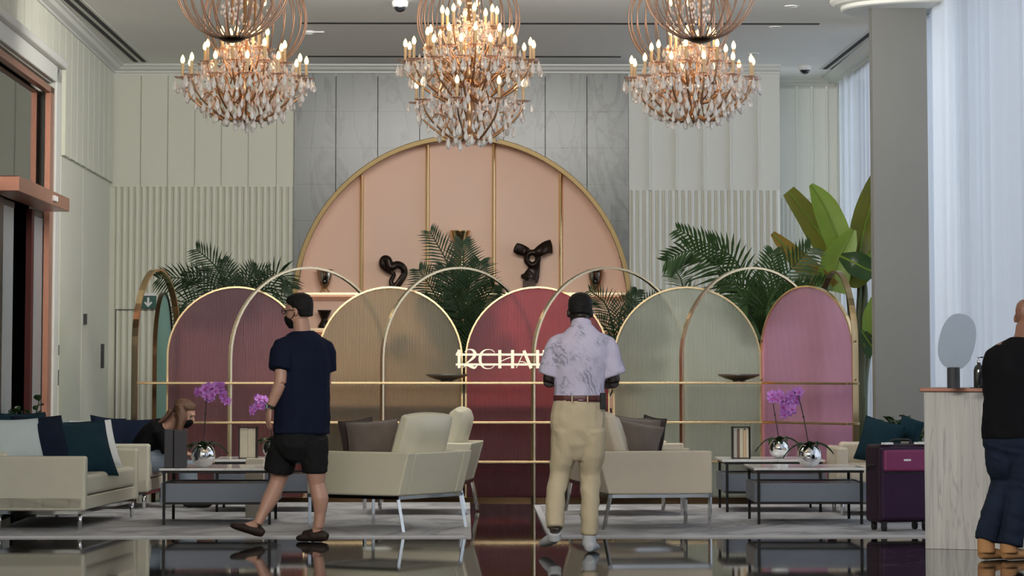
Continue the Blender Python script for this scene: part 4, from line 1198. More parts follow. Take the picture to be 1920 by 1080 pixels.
def orchid(px, Y, r, stem_px, flowers, label, ragged=False):
    base = V((XP(px, Y), Y, ZT))
    t = thing('orchid', label, 'plant', base, 0, 'purple orchids in silver pots')
    prof = [(r * math.sin(a), r * .97 - r * math.cos(a)) for a in [PI * (.12 + .68 * k / 12) for k in range(13)]]
    prof = [(prof[0][0] * .6, 0.0)] + prof
    top = prof[-1]
    prof += [(top[0] - .008, top[1]), (top[0] * .85, top[1] - .03)]
    MB().lathe(prof, n=28).build('pot', 'silver', t, smooth=True)
    zt_ = top[1]
    MB().lathe([(top[0] * .9, zt_ - .02), (.01, zt_ - .012)], n=16).build('moss', 'soil', t)
    rnd = random.Random(px)
    sp_ = [base + V((0, 0, zt_ - .02))] + [P(a, b, Y) for a, b in stem_px]
    cp = catmull([q - base for q in sp_], 6)
    MB().tube(cp, .0045, 6).build('stem', 'orchid_stem', t, smooth=True)
    for k in (.35, .55, .75):
        q = cp[int(len(cp) * k)]
        MB().ell(q, (.009, .009, .011), 6, 4).build('stem_node', 'orchid_stem', t, smooth=True)
    for i in range(5):
        az = [0.1, PI - .15, .9, PI + .8, -1.2][i]
        L = [.20, .21, .13, .15, .13][i]
        strap_leaf(L, .078, az, .06, [.085, .10, .06, .07, .05][i], 'bush').build('leaf', 'bush', t, smooth=True, loc=(0, 0, zt_ - .005))
    for (a, b) in flowers:
        q = P(a, b, Y + rnd.uniform(-.04, .03)) - base
        f = link('flower', FLOWER, t, loc=q, rot=(rnd.uniform(-.4, .3), rnd.uniform(-.5, .5), rnd.uniform(-.7, .7)))
        f.scale = [1.15] * 3
        link('flower_heart', HEART, f)
rnd = random.Random(5)
def cluster(cx, cy, rx, ry, n_): 
    return [(cx + rx * rnd.uniform(-1, 1), cy + ry * rnd.uniform(-1, 1)) for _ in range(n_)]
orchid(383, 25.85, .098, [(384, 800), (386, 765), (388, 745), (400, 728), (418, 742)], cluster(384, 736, 14, 11, 7) + cluster(404, 732, 16, 11, 9) + [(419, 748), (425, 752)], 'purple orchid in a mirrored silver pot beside the charcoal menu box')
orchid(512, 28.1, .085, [(508, 800), (503, 765), (495, 752), (484, 757)], cluster(489, 753, 9, 8, 7) + [(476, 766), (481, 762), (474, 771)], 'purple orchid spray half hidden behind the walking man')
orchid(1516, 25.75, .098, [(1511, 805), (1504, 770), (1496, 742), (1489, 735), (1476, 748)], cluster(1486, 745, 13, 11, 9) + cluster(1476, 756, 10, 12, 7) + [(1476, 772), (1484, 770), (1470, 776)], 'purple orchid in the nearer mirrored silver pot before the pink glass')
orchid(1460, 27.95, .088, [(1455, 790), (1450, 757), (1452, 744), (1462, 738)], cluster(1456, 742, 11, 7, 7) + cluster(1466, 746, 8, 9, 5), 'purple orchid in the farther mirrored silver pot by the book holder')

# ------------------------------------------------------------------ plants
def frond_mesh(path, nleaf, llen, lw_, nrm, m, name='frond', droop=.35, seed=0):
    rnd = random.Random(seed)
    mb = MB(); pts = catmull(path, 8); N_ = len(pts)
    mb.tube(pts, [.011 * (1 - .8 * i / N_) + .002 for i in range(N_)], 5)
    nrm = V(nrm).normalized()
    for k in range(nleaf):
        f = .12 + .88 * (k + .5) / nleaf
        x = f * (N_ - 1); i = min(int(x), N_ - 2)
        c = pts[i].lerp(pts[i + 1], x - i)
        tg = (pts[i + 1] - pts[i]).normalized()
        sd = tg.cross(nrm); 
        if sd.length < 1e-4: continue
        sd.normalize()
        prof = (math.sin(PI * (.12 + .80 * f)) ** .8)
        for sg_ in (-1, 1):
            L = llen * prof * rnd.uniform(.88, 1.1)
            d = (tg * (.55 + .5 * f) + sd * sg_ * 1.0 + nrm * rnd.uniform(-.25, .25)).normalized()
            wv = d.cross(nrm)
            if wv.length < 1e-4: continue
            wv = wv.normalized() * lw_ / 2
            c1 = c + d * L * .5 + V((0, 0, -droop * L * .12)); c2 = c + d * L + V((0, 0, -droop * L * .5))
            mb.add([c - wv * .5, c + wv * .5, c1 + wv + nrm * .004, c1 - wv + nrm * .004, c2], [(0, 1, 2, 3), (3, 2, 4)])
    return mb.mesh(name, m, False)
def palm(label, base, fronds, m, trunk_top, pot_r=.2, group=None):
    base = V(base)
    t = thing('potted_palm', label, 'plant', base, 0, 'potted palms behind the screen')
    MB().lathe([(pot_r * .7, 0), (pot_r, .35), (pot_r, .38), (pot_r - .03, .38), (pot_r - .04, .34)], n=24).build('pot', 'pot', t, smooth=True)
    MB().lathe([(pot_r - .04, .33), (.01, .345)], n=20).build('soil', 'soil', t)
    tt = V(trunk_top) - base
    MB().tube([(0, 0, .33), tt * .5 + V((.02, 0, 0)), tt], [.04, .03, .022], 8).build('trunk', 'trunk', t, smooth=True)
    for i, (pts, nl, ll, lwid, nrm) in enumerate(fronds):
        path = [tt] + [V(q) - base for q in pts]
        link('frond', frond_mesh(path, nl, ll, lwid, nrm, m, seed=i + int(base.x * 10)), t)
YA = 31.7
def fr(pts, Y=YA, dy=0.0):
    return [P(a, b, Y + dy * i / max(1, len(pts) - 1)) for i, (a, b) in enumerate(pts)]
N0 = (.15, -1, .1)
palm('dark feathery palm rising behind the mauve glass arch', (XP(430, 32.9), 32.9, 0),
     [(fr([(425, 560), (408, 505), (368, 467)], YA + .75, dy=-.2), 26, .30, .018, N0), (fr([(436, 555), (432, 520), (420, 488)], YA + .75, dy=.1), 22, .22, .02, N0),
      (fr([(410, 570), (355, 525), (296, 522)], YA + .75, dy=-.1), 28, .30, .018, (.1, -1, -.2)), (fr([(400, 590), (350, 565), (335, 610)], YA + .75, dy=-.3), 22, .24, .018, N0),
      (fr([(452, 560), (470, 515), (480, 505)], YA + .75, dy=.1), 24, .24, .018, N0), (fr([(470, 565), (520, 515), (548, 540)], YA + .75, dy=-.2), 28, .28, .018, N0),
      (fr([(460, 575), (510, 540), (540, 590)], YA + .75, dy=-.3), 26, .28, .018, N0), (fr([(420, 570), (385, 520), (345, 520)], YA + .75, dy=.2), 26, .26, .018, N0),
      (fr([(440, 560), (458, 530), (505, 505)], YA + .75, dy=.2), 24, .26, .018, N0), (fr([(405, 600), (370, 590), (335, 590)], YA + .75, dy=.0), 22, .26, .018, N0)],
     'palm_dark', P(430, 610, 32.9))
palm('dense dark palm standing up in the middle before the peach niche', (XP(865, 32.0), 32.0, 0),
     [(fr([(862, 620), (850, 520), (806, 434)], dy=-.2), 40, .34, .018, N0), (fr([(866, 610), (868, 520), (868, 452)], dy=.1), 40, .36, .02, N0),
      (fr([(872, 620), (890, 540), (900, 490)], dy=-.1), 34, .34, .018, N0), (fr([(855, 640), (820, 560), (785, 505)], dy=-.2), 34, .34, .018, N0),
      (fr([(875, 640), (905, 570), (928, 535)], dy=-.3), 32, .32, .018, N0), (fr([(855, 660), (825, 600), (795, 560)], dy=-.3), 30, .32, .018, N0),
      (fr([(868, 660), (865, 600), (850, 550)], dy=-.4), 32, .34, .02, N0), (fr([(874, 670), (890, 620), (918, 590)], dy=-.3), 28, .30, .018, N0),
      (fr([(862, 640), (845, 560), (835, 500)], dy=.0), 34, .34, .02, N0), (fr([(870, 680), (850, 640), (815, 620)], dy=-.2), 26, .28, .018, N0),
      (fr([(872, 690), (880, 660), (905, 640)], dy=-.2), 22, .22, .018, N0), (fr([(868, 640), (876, 570), (884, 510)], dy=-.2), 34, .34, .02, N0),
      (fr([(820, 700), (770, 660), (740, 640)], dy=.2), 26, .30, .018, N0), (fr([(900, 690), (930, 655), (955, 640)], dy=.2), 24, .28, .018, N0)],
     'palm_dark', P(868, 700, 32.0))
palm('thin palm behind the head of the man in lavender shirt', (XP(1160, 31.9), 31.9, 0),
     [(fr([(1150, 620), (1135, 570), (1105, 545)], dy=-.2), 24, .24, .014, N0), (fr([(1160, 620), (1165, 580), (1180, 560)], dy=.0), 22, .22, .014, N0),
      (fr([(1150, 640), (1130, 610), (1110, 600)], dy=-.2), 22, .22, .014, N0), (fr([(1158, 640), (1170, 610), (1200, 615)], dy=.0), 22, .22, .014, N0),
      (fr([(1175, 600), (1190, 560), (1195, 545)], dy=.0), 18, .16, .02, N0), (fr([(1165, 690), (1200, 600), (1240, 560)], dy=.1), 34, .34, .02, N0),
      (fr([(1165, 700), (1190, 640), (1250, 620)], dy=.1), 34, .34, .02, N0), (fr([(1165, 710), (1210, 680), (1240, 690)], dy=.1), 30, .30, .02, N0)],
     'palm_dark', P(1160, 700, 31.9))
palm('broad arching palm over the sage and pink glass arches', (XP(1425, 32.0), 32.0, 0),
     [(fr([(1415, 590), (1360, 510), (1300, 470), (1248, 490)], dy=-.5), 34, .36, .030, (.1, -1, -.3)), (fr([(1420, 580), (1380, 490), (1330, 460), (1270, 430)], dy=-.3), 30, .30, .028, (.1, -1, -.2)),
      (fr([(1428, 590), (1470, 520), (1520, 465)], dy=-.2), 26, .40, .030, N0), (fr([(1432, 590), (1480, 560), (1545, 530)], dy=-.4), 26, .34, .028, N0),
      (fr([(1418, 600), (1400, 570), (1370, 590)], dy=-.6), 22, .30, .030, (.1, -1, .3)), (fr([(1422, 610), (1440, 570), (1480, 600)], dy=-.6), 22, .30, .028, (.1, -1, .3)),
      (fr([(1425, 600), (1440, 530), (1450, 470)], dy=-.1), 26, .30, .028, N0), (fr([(1420, 620), (1410, 600), (1400, 640)], dy=-.5), 20, .26, .028, N0),
      (fr([(1425, 600), (1450, 560), (1500, 545)], dy=.1), 24, .36, .03, N0), (fr([(1420, 600), (1395, 540), (1350, 520)], dy=.1), 26, .30, .028, N0),
      (fr([(1300, 560), (1275, 520), (1262, 500)], dy=.3), 30, .22, .012, N0)],
     'palm', P(1424, 640, 32.0))

def blade(pts, wpx, m, name='leaf', Y=32.3, fold=.25, splits=0, parent=None, org=None, seed=1):
    """broad leaf along pixel points (px,py,dY); wpx half-widths in pixels"""
    q = catmull([P(a, b, Y + c) - org for a, b, c in pts], 6)
    wd = [v.x for v in catmull([V((a, 0, 0)) for a in wpx], 6)]
    mb = MB(); n_ = len(q); vs = []; rnd = random.Random(seed)
    up = V((0, -1, 0))
    for i in range(n_):
        tg = (q[min(i + 1, n_ - 1)] - q[max(i - 1, 0)]).normalized()
        sd = tg.cross(up).normalized(); k = wd[i] * Y / 6000
        jag = 1 + (rnd.uniform(-.12, .05) if splits else rnd.uniform(-.02, .02))
        vs += [q[i] + sd * k * jag + V((0, -k * fold, 0)), q[i] + sd * k * .5 + V((0, -k * fold * .35, 0)), q[i], q[i] - sd * k * .5 + V((0, -k * fold * .35, 0)), q[i] - sd * k * jag + V((0, -k * fold, 0)), q[i] + V((0, .006, 0))]
    fs = []
    for i in range(n_ - 1):
        a = 6 * i
        for c in range(4):
            if splits and c in (0, 3) and i % splits == splits - 1: continue
            fs.append((a + c, a + c + 1, a + 7 + c, a + 6 + c))
    mb.add(vs, fs)
    o = mb.build(name, m, parent, smooth=True)
    mb2 = MB().tube(q, [.012 * (1 - .7 * i / n_) + .003 for i in range(n_)], 6)
    mb2.build('midrib', 'banana', o, smooth=True)
    return o
borg = V((XP(1615, 32.6), 32.6, 0))
bt = thing('banana_plant', 'tall banana plant with broad torn leaves beside the column', 'plant', borg)
MB().lathe([(.2, 0), (.26, .4), (.26, .43), (.22, .43), (.21, .38)], n=24).build('pot', 'pot', bt, smooth=True)
MB().lathe([(.21, .37), (.01, .385)], n=20).build('soil', 'soil', bt)
blade([(1580, 520, .1), (1545, 450, 0), (1510, 400, -.05), (1478, 358, -.1)], [6, 26, 21, 13], 'banana_old', parent=bt, org=borg, seed=2)
blade([(1590, 540, 0), (1578, 470, -.1), (1552, 400, -.1), (1535, 368, -.1), (1520, 346, -.1)], [5, 25, 25, 17, 4], 'banana', parent=bt, org=borg, seed=3)
blade([(1556, 545, -.2), (1570, 490, -.2), (1588, 455, -.2), (1600, 430, -.2)], [30, 30, 20, 6], 'banana', parent=bt, org=borg, seed=8)
blade([(1606, 500, .1), (1618, 440, .1), (1634, 380, 0), (1647, 325, -.1)], [6, 26, 27, 12], 'banana_old', parent=bt, org=borg, seed=4)
blade([(1610, 520, .2), (1630, 460, .2), (1638, 400, .2), (1646, 350, .2)], [8, 20, 18, 8], 'banana', parent=bt, org=borg, seed=5)
blade([(1555, 545, -.2), (1510, 500, -.2), (1470, 460, -.2), (1448, 437, -.2)], [22, 20, 13, 5], 'banana_brown', parent=bt, org=borg, seed=6)
blade([(1575, 480, -.2), (1600, 492, -.3), (1625, 505, -.3), (1642, 510, -.3)], [6, 22, 22, 10], 'bush', parent=bt, org=borg, seed=7)
blade([(1580, 515, -.1), (1605, 520, -.1), (1640, 500, -.1)], [12, 20, 8], 'banana_old', parent=bt, org=borg, seed=9)
blade([(1646, 560, .0), (1638, 600, 0), (1630, 650, 0)], [14, 22, 12], 'banana', parent=bt, org=borg, seed=10)
blade([(1655, 640, -.1), (1640, 655, -.1), (1615, 620, -.1)], [8, 22, 6], 'bush', parent=bt, org=borg, splits=3, seed=11)
for pts in ([(1618, 800), (1622, 700), (1640, 600), (1648, 560)], [(1612, 800), (1610, 640), (1612, 540), (1607, 500)], [(1615, 800), (1618, 640), (1622, 540), (1612, 510)], [(1610, 800), (1600, 640), (1590, 540), (1585, 510)]):
    q = catmull([V((0, 0, .38)) + V(((pts[0][0] - 1615) * .005, 0, 0))] + [P(a, b, 32.4) - borg for a, b in pts], 6)
    MB().tube(q, [.05 * (1 - i / len(q)) + .013 for i in range(len(q))], 8).build('stem', 'stalk', bt, smooth=True)

def leaf_disc(L, wd):
    pr = [(0, 0), (.3, .42), (.6, .5), (.85, .3), (1, 0)]
    vs = []
    for f, h in pr: vs += [V((h * wd, f * L, .01 * math.sin(f * 3))), V((0, f * L, -.006)), V((-h * wd, f * L, .01 * math.sin(f * 3)))]
    fs = []
    for i in range(len(pr) - 1):
        a = 3 * i; fs += [(a, a + 1, a + 4, a + 3), (a + 1, a + 2, a + 5, a + 4)]
    return MB().add(vs, fs)
LEAF_R = leaf_disc(.075, .055).mesh('leaf', 'bush', True)
LEAF_P = leaf_disc(.16, .035).mesh('leaf', 'bush', True)
def bush(label, c, top, rad, ns, nl, mesh, seed, spiky=False):
    rnd = random.Random(seed); c = V(c)
    t = thing('potted_plant', label, 'plant', c)
    MB().lathe([(.09, 0), (.115, .30), (.115, .34), (.095, .34), (.09, .30)], n=20).build('pot', 'pot', t, smooth=True)
    MB().lathe([(.09, .295), (.005, .305)], n=16).build('soil', 'soil', t)
    for i in range(ns):
        a = 2 * PI * (i + rnd.random() * .6) / ns
        r = rad * rnd.uniform(.35, 1); h = top * rnd.uniform(.82, 1.0)
        q = catmull([V((0, 0, .30)), V((r * .35 * math.cos(a), r * .35 * math.sin(a), .3 + (h - .3) * .55)), V((r * math.cos(a), r * math.sin(a), h))], 6)
        MB().tube(q, [.006] * len(q), 5).build('stem', 'stalk', t, smooth=True)
        for k in range(nl):
            f = .30 + .70 * (k + .5) / nl
            p_ = q[min(int(f * len(q)), len(q) - 1)]
            o = link('leaf', mesh, t, loc=p_, rot=(rnd.uniform(-.2, .9), rnd.uniform(-.6, .6), a - PI / 2 + (1.1 if k % 2 else -1.1) + rnd.uniform(-.4, .4)))
            o.scale = [rnd.uniform(.8, 1.25)] * 3
bush('leafy dark potted plant between the sofas before the glass door', (XP(52, 26.95), 26.95, 0), .97, .17, 9, 9, LEAF_R, 4)
bush('spiky dark potted plant peeking over the large teal cushion', (XP(130, 27.3), 27.3, 0), .80, .13, 9, 3, LEAF_P, 9)
bush('bushy green potted plant beside the small teal cushion and counter', (XP(1702, 28.35), 28.35, 0), .81, .22, 12, 10, LEAF_R, 12)
bush('bushy green potted plant just above the suitcase handle', (XP(1672, 28.6), 28.6, 0), .76, .14, 8, 9, LEAF_R, 15)

# ------------------------------------------------------------------ suitcase
c = FL(1650, 1000)
t = thing('suitcase', 'dark purple wheeled suitcase with a magenta pocket beside the counter', 'suitcase', (c.x, c.y, RZ), math.radians(16))
MB().bb(0, .46, .03, .29, .065, .66).build('shell', 'suitcase', t, bevel=.035, seg=4)
MB().bb(.015, .445, -.005, .045, .085, .64).build('front_panel', 'suitcase_front', t, bevel=.03, seg=4)
MB().bb(.03, .43, -.03, .02, .455, .62).build('pocket', 'magenta', t, bevel=.022, seg=4)
MB().bb(.19, .25, -.034, -.028, .535, .55).build('badge', 'white', t, bevel=.003)
MB().tube([(.02, -.008, .45), (.23, -.012, .447), (.44, -.008, .45)], .005, 5).build('zipper', 'rubber', t)
MB().tube(catmull([(.15, .12, .66), (.16, .12, .69), (.30, .12, .69), (.31, .12, .66)], 4), .011, 8).build('handle', 'rubber', t, smooth=True)
MB().box((.09, .05, .668), (.08, .05, .016), .3).build('tag', 'white', t)
MB().box((.36, .06, .668), (.08, .05, .016), -.3).build('tag', 'white', t)
MB().tube(catmull([(.002, .10, .5), (-.02, .14, .5), (-.02, .19, .48), (.002, .22, .46)], 4), .009, 8).build('side_handle', 'rubber', t, smooth=True)
for x in (.06, .40):
    for y in (.06, .25):
        wq = MB().cyl((x - .014, y, .03), (x + .014, y, .03), .03, n=14).build('wheel', 'rubber', t, smooth=False)
        MB().bb(x - .022, x + .022, y - .018, y + .018, .05, .08).build('caster', 'rubber', t, bevel=.006)

# ------------------------------------------------------------------ host counter and what stands on it
cc0 = FL(1735, 1029)
th = math.radians(-22)
ct = thing('counter', 'pale vertical grained stone host counter with bronze edged top', 'counter', (cc0.x, cc0.y, 0), th)
MB().bb(0, .80, 0, .5, 0, 1.10).build('counter_body', 'travertine', ct, bevel=.004)
MB().bb(-.025, .82, -.02, .52, 1.10, 1.128).build('counter_top', 'counter_trim', ct, bevel=.006)
MB().bb(.01, .79, .01, .49, -.0, .02).build('plinth_line', 'groove', ct)
ZK = 1.128
lp = P(1788, 722, 22.45)
lt_ = thing('disc_lamp', 'table lamp with a pale frosted disc on a black cylinder base', 'lamp', (lp.x, 22.45, ZK))
MB().lathe([(.045, 0), (.045, .142), (.042, .146)], n=24).build('lamp_base', 'charcoal', lt_, smooth=False)
mb = MB(); poly = []
ex, ey = .128, .198
for k in range(40):
    a = 2 * PI * k / 40
    x = ex * (abs(math.cos(a)) ** .85) * (1 if math.cos(a) > 0 else -1); y = ey * (abs(math.sin(a)) ** .85) * (1 if math.sin(a) > 0 else -1)
    r_ = math.radians(-14); poly.append((x * math.cos(r_) - y * math.sin(r_), x * math.sin(r_) + y * math.cos(r_)))
mb.prism(poly, (.028, -.004, .325), (1, 0.05, 0), (0, .06, 1), (0, .009, 0))
mb.build('disc', 'frosted', lt_, bevel=.003)
MB().box((-.005, -.008, .19), (.008, .012, .11), rot=Matrix.Rotation(math.radians(25), 3, 'Y')).build('slot_fin', 'frosted', lt_, bevel=.002)
bp_ = P(1836, 722, 22.3)
t = thing('bottle', 'small dark bottle with a silver pump cap on the counter', 'bottle', (bp_.x, 22.3, ZK + .008))
MB().lathe([(.036, 0), (.038, .005), (.038, .12), (.030, .145), (.014, .158), (.012, .165)], n=24).build('bottle_body', 'bottle', t, smooth=True)
MB().lathe([(.014, .165), (.014, .185), (.006, .187), (.006, .205), (.011, .206), (.011, .213)], n=16).build('pump', 'silver', t, smooth=True)
MB().bb(-.004, .03, -.005, .005, .203, .211).build('nozzle', 'silver', t)
t = thing('tray', 'thin grey tray under the dark bottle on the counter', 'tray', (bp_.x, 22.3, ZK))
MB().lathe([(.06, 0), (.068, .004), (.068, .008), (.062, .006)], n=24).build('tray_plate', 'gunmetal', t)
MB().lathe([(.068, .004), (.071, .007), (.068, .008)], n=24).build('tray_rim', 'gunmetal', t)
tp = P(1853, 722, 22.25)
t = thing('card_reader', 'small black card reader on a stand tucked against the black sweater', 'device', (tp.x + .01, 22.25, ZK))
MB().lathe([(.03, 0), (.03, .01), (.012, .016), (.012, .08)], n=16).build('stand', 'black_metal', t)
MB().box((0, 0, .125), (.075, .02, .115), rot=Matrix.Rotation(-.35, 3, 'X') @ Matrix.Rotation(.12, 3, 'Y')).build('screen', 'black_metal', t, bevel=.004)

# ------------------------------------------------------------------ people
def loft(mb, pts, rads, ref=(1, 0, 0), n=14): mb.tube(pts, rads, n, ref=ref)
def head_rings(mb, c, face, up, s=1.0, grow=0.0, rings=None, tilt=0):
    """c: chin level centre of the skull axis"""
    up = V(up).normalized(); face = V(face); face = (face - up * face.dot(up)).normalized(); side = face.cross(up)
    R = rings or [(-.01, .045, .022, .020), (.0, .042, .036, .036), (.03, .030, .054, .066), (.07, .014, .066, .086), (.11, .0, .073, .096), (.15, -.005, .077, .100), (.19, -.008, .071, .092), (.217, -.01, .052, .066), (.233, -.01, .022, .028)]
    pts = [V(c) + up * (z * s) + face * (o * s) for z, o, a, b in R]
    # rings perpendicular to up: use explicit stack
    vs = []; n = 16
    for (z, o, a, b), p_ in zip(R, pts):
        for k in range(n):
            an = 2 * PI * k / n; vs.append(p_ + side * math.cos(an) * (a * s + grow) + face * math.sin(an) * (b * s + grow))
    m = len(R)
    fs = [(i * n + k, i * n + (k + 1) % n, (i + 1) * n + (k + 1) % n, (i + 1) * n + k) for i in range(m - 1) for k in range(n)]
    fs += [tuple(range(n - 1, -1, -1)), tuple((m - 1) * n + k for k in range(n))]
    mb.add(vs, fs)
    return side, face, up
def head(mb, c, face, up=(0, 0, 1), s=1.0):
    side, face, up = head_rings(mb, c, face, up, s)
    c = V(c)
    # nose, brow, lips, ears
    mb.tube([c + up * .125 * s + face * .092 * s, c + up * .095 * s + face * .108 * s, c + up * .078 * s + face * .116 * s, c + up * .070 * s + face * .096 * s], [(.008, .008), (.010, .010), (.014, .012), (.012, .008)], 8)
    mb.tube([c + up * .132 * s + face * .088 * s + side * -.045 * s, c + up * .138 * s + face * .096 * s, c + up * .132 * s + face * .088 * s + side * .045 * s], [.008, .010, .008], 8)
    mb.tube([c + up * .046 * s + face * .084 * s + side * -.022 * s, c + up * .046 * s + face * .096 * s, c + up * .046 * s + face * .084 * s + side * .022 * s], [.006, .009, .006], 8)
    R = Matrix((side, face, up)).transposed()
    for sg_ in (-1, 1):
        mb.ell(c + up * .10 * s + side * sg_ * .078 * s - face * .012 * s, (.010 * s, .020 * s, .032 * s), 10, 8, R)
    return side, face, up
def eyes(t, c, face, up, s=1.0):
    up = V(up).normalized(); face = V(face); face = (face - up * face.dot(up)).normalized(); side = face.cross(up); c = V(c)
    for sg_ in (-1, 1):
        MB().ell(c + up * .115 * s + side * sg_ * .032 * s + face * .082 * s, (.013 * s,) * 3, 10, 8).build('eye', 'eye', t, smooth=True)
def hand(mb, wrist, d, palm_n, thumb_side, s=1.0, curl=.5):
    """wrist, direction of fingers, palm normal (the side fingers curl to), thumb side vector"""
    d = V(d).normalized(); pn = V(palm_n); pn = (pn - d * pn.dot(d)).normalized(); ts = V(thumb_side); ts = (ts - d * ts.dot(d) - pn * ts.dot(pn)).normalized()
    w0 = V(wrist)
    mb.tube([w0 - d * .02 * s, w0 + d * .02 * s, w0 + d * .055 * s, w0 + d * .09 * s], [(.025 * s, .020 * s), (.030 * s, .017 * s), (.039 * s, .015 * s), (.038 * s, .012 * s)], 12, ref=ts)
    for i, (off, L) in enumerate(((.029, .072), (.0105, .082), (-.009, .076), (-.0275, .060))):
        b = w0 + d * (.082 * s) + ts * off * s
        a = curl; q = [b]; dirv = d.copy(); ang = 0
        for k, f in enumerate((.42, .32, .26)):
            ang += a * (.6, .8, .6)[k]
            dv = d * math.cos(ang) + pn * math.sin(ang)
            q.append(q[-1] + dv * L * f * s)
        mb.tube(q, [.0092 * s, .0088 * s, .0080 * s, .0062 * s], 8)
    b = w0 + d * .022 * s + ts * .026 * s
    q = [b, b + (d * .6 + ts * .75 + pn * .2).normalized() * .034 * s]
    q.append(q[-1] + (d * .9 + ts * .3 + pn * .3).normalized() * .03 * s); q.append(q[-1] + (d + pn * .45).normalized() * .024 * s)
    mb.tube(q, [.013 * s, .0115 * s, .0098 * s, .007 * s], 8)
def limb(mb, pts, rads, ref=(1, 0, 0), n=14):
    q = catmull(pts, 3)
    rr = _interp([r if isinstance(r, tuple) else (r, r) for r in rads], len(q))
    mb.tube(q, rr, n, ref=ref)
def shoe_path(mb, heel, toe, hgt=.05, wd=.045, sole=True):
    heel, toe = V(heel), V(toe); d = toe - heel; L = d.length; side = V((0, 0, 1)).cross(d).normalized()
    limb(mb, [heel + V((0, 0, .035)), heel + d * .2 + V((0, 0, .045)), heel + d * .55 + V((0, 0, .038)), heel + d * .85 + V((0, 0, .028)), toe + V((0, 0, .024))], [(.026, .026), (wd * .82, .044), (wd, .036), (wd * .95, .026), (.02, .014)], ref=side)

# ---- man in lavender print shirt (seen from behind, walking away)
S2 = 272.5; o2 = FL(1086, 1036); Y2 = o2.y
def J2(px, py, dy=0.0): return V(((px - 1086) / S2, dy, (1036 - py) / S2))
t = thing('person', 'person in lavender leaf print shirt, khaki trousers, grey shoes, standing with back turned', 'person', (o2.x, Y2, 0))
b = MB()
fdir = V((-.15, 1, 0))
hc = J2(1089, 616, .055)
head(b, hc, V((-.10, .97, -.22)), V((0, .22, 1.07)), 1.07)
limb(b, [J2(1092, 640, -.01), J2(1091, 618, .01), J2(1090, 600, .04)], [(.075, .06), (.058, .060), (.056, .062)])
limb(b, [J2(1084, 845), J2(1084, 800), J2(1086, 740, .01), J2(1089, 690, -.01), J2(1091, 650, -.02), J2(1092, 628, -.01)], [(.12, .09), (.165, .105), (.150, .10), (.170, .11), (.185, .105), (.10, .07)])
for sx, sh, el, wr_, hd in ((-1, J2(1048, 640), J2(1029, 715, .02), J2(1050, 716, .24), V((.6, .6, .15))), (1, J2(1138, 640), J2(1153, 716, .02), J2(1128, 722, .24), V((-.6, .6, .15)))):
    limb(b, [sh, sh.lerp(el, .5), el], [(.062, .062), (.052, .055), (.044, .048)])
    limb(b, [el, el.lerp(wr_, .35), wr_], [(.044, .046), (.042, .044), (.027, .030)])
    hand(b, wr_, hd, (0, 0, -1), (hd.y * -sx * 1.0, .3, .4) if False else (0, 0.3, 1), .95, .6)
lk, la = J2(1049, 888, .03), J2(1039, 990, -.10); rk, ra = J2(1108, 893, .05), J2(1105, 1000, .0)
limb(b, [J2(1062, 815), J2(1060, 850, .02), lk, J2(1049, 930, -.02), la], [(.095, .10), (.085, .09), (.058, .062), (.056, .062), (.036, .042)])
limb(b, [J2(1108, 815), J2(1108, 850, .02), rk, J2(1107, 940, .0), ra], [(.095, .10), (.085, .09), (.058, .062), (.056, .062), (.036, .042)])
for an, tdir in ((la, V((-.045, .17, -.09))), (ra, V((.03, .2, -.10)))):
    limb(b, [an + V((0, -.03, 0)), an + V((0, .02, -.03)), an + tdir], [(.036, .045), (.038, .04), (.03, .02)])
remeshed('body', b, 'skin_dark', t, .0065, 3)
eyes(t, hc, V((-.10, .97, -.22)), V((0, .22, 1.07)), 1.07)
hb = MB()
head_rings(hb, hc, V((-.10, .97, -.22)), V((0, .22, 1.07)), 1.07, .004, [(.085, -.040, .062, .062), (.12, -.030, .074, .075), (.15, -.022, .078, .088), (.19, -.016, .073, .088), (.218, -.014, .054, .066), (.235, -.012, .024, .03)])
remeshed('hair', hb, 'hair_black', t, .007, 2)
c = MB()   # shirt
limb(c, [J2(1087, 757), J2(1087, 730, .01), J2(1088, 690, -.005), J2(1091, 660, -.02), J2(1092, 640, -.018), J2(1092, 624, -.01), J2(1092, 610, .0)], [(.176, .125), (.172, .128), (.182, .135), (.200, .130), (.195, .112), (.125, .085), (.070, .066)])
for si, sh, el in ((J2(1072, 642), J2(1047, 650), J2(1030, 704, .01)), (J2(1112, 642), J2(1137, 650), J2(1153, 704, .01))):
    limb(c, [si, sh, sh.lerp(el, .5), el], [(.060, .07), (.072, .080), (.074, .084), (.068, .082)], ref=(0, 1, 0))
remeshed('shirt', c, 'shirt', t, .009, 8, wr=(.007, 6, 7, 3))
c = MB()
limb(c, [J2(1092, 622, -.012), J2(1091, 608, .012), J2(1091, 601, .022)], [(.085, .078), (.072, .072), (.068, .070)])
remeshed('collar', c, 'shirt', t, .007, 2)
c = MB()   # trousers
limb(c, [J2(1083, 862, .01), J2(1083, 830), J2(1083, 795, -.01), J2(1086, 757), J2(1087, 748)], [(.08, .07), (.168, .125), (.186, .135), (.176, .122), (.172, .118)])
limb(c, [J2(1061, 805, -.01), J2(1058, 850, .01), lk, J2(1042, 935, -.03), la + V((0, 0, .005))], [(.100, .125), (.090, .108), (.070, .080), (.064, .076), (.058, .072)])
limb(c, [J2(1109, 805, -.01), J2(1109, 850, .01), rk, J2(1106, 945, .0), ra + V((0, 0, -.005))], [(.100, .125), (.090, .108), (.070, .080), (.063, .076), (.056, .072)])
remeshed('trousers', c, 'khaki', t, .009, 4, wr=(.009, 8, 7, 9))
c = MB(); limb(c, [J2(1087, 753), J2(1087, 747), J2(1087, 741)], [(.180, .126), (.181, .127), (.180, .126)])
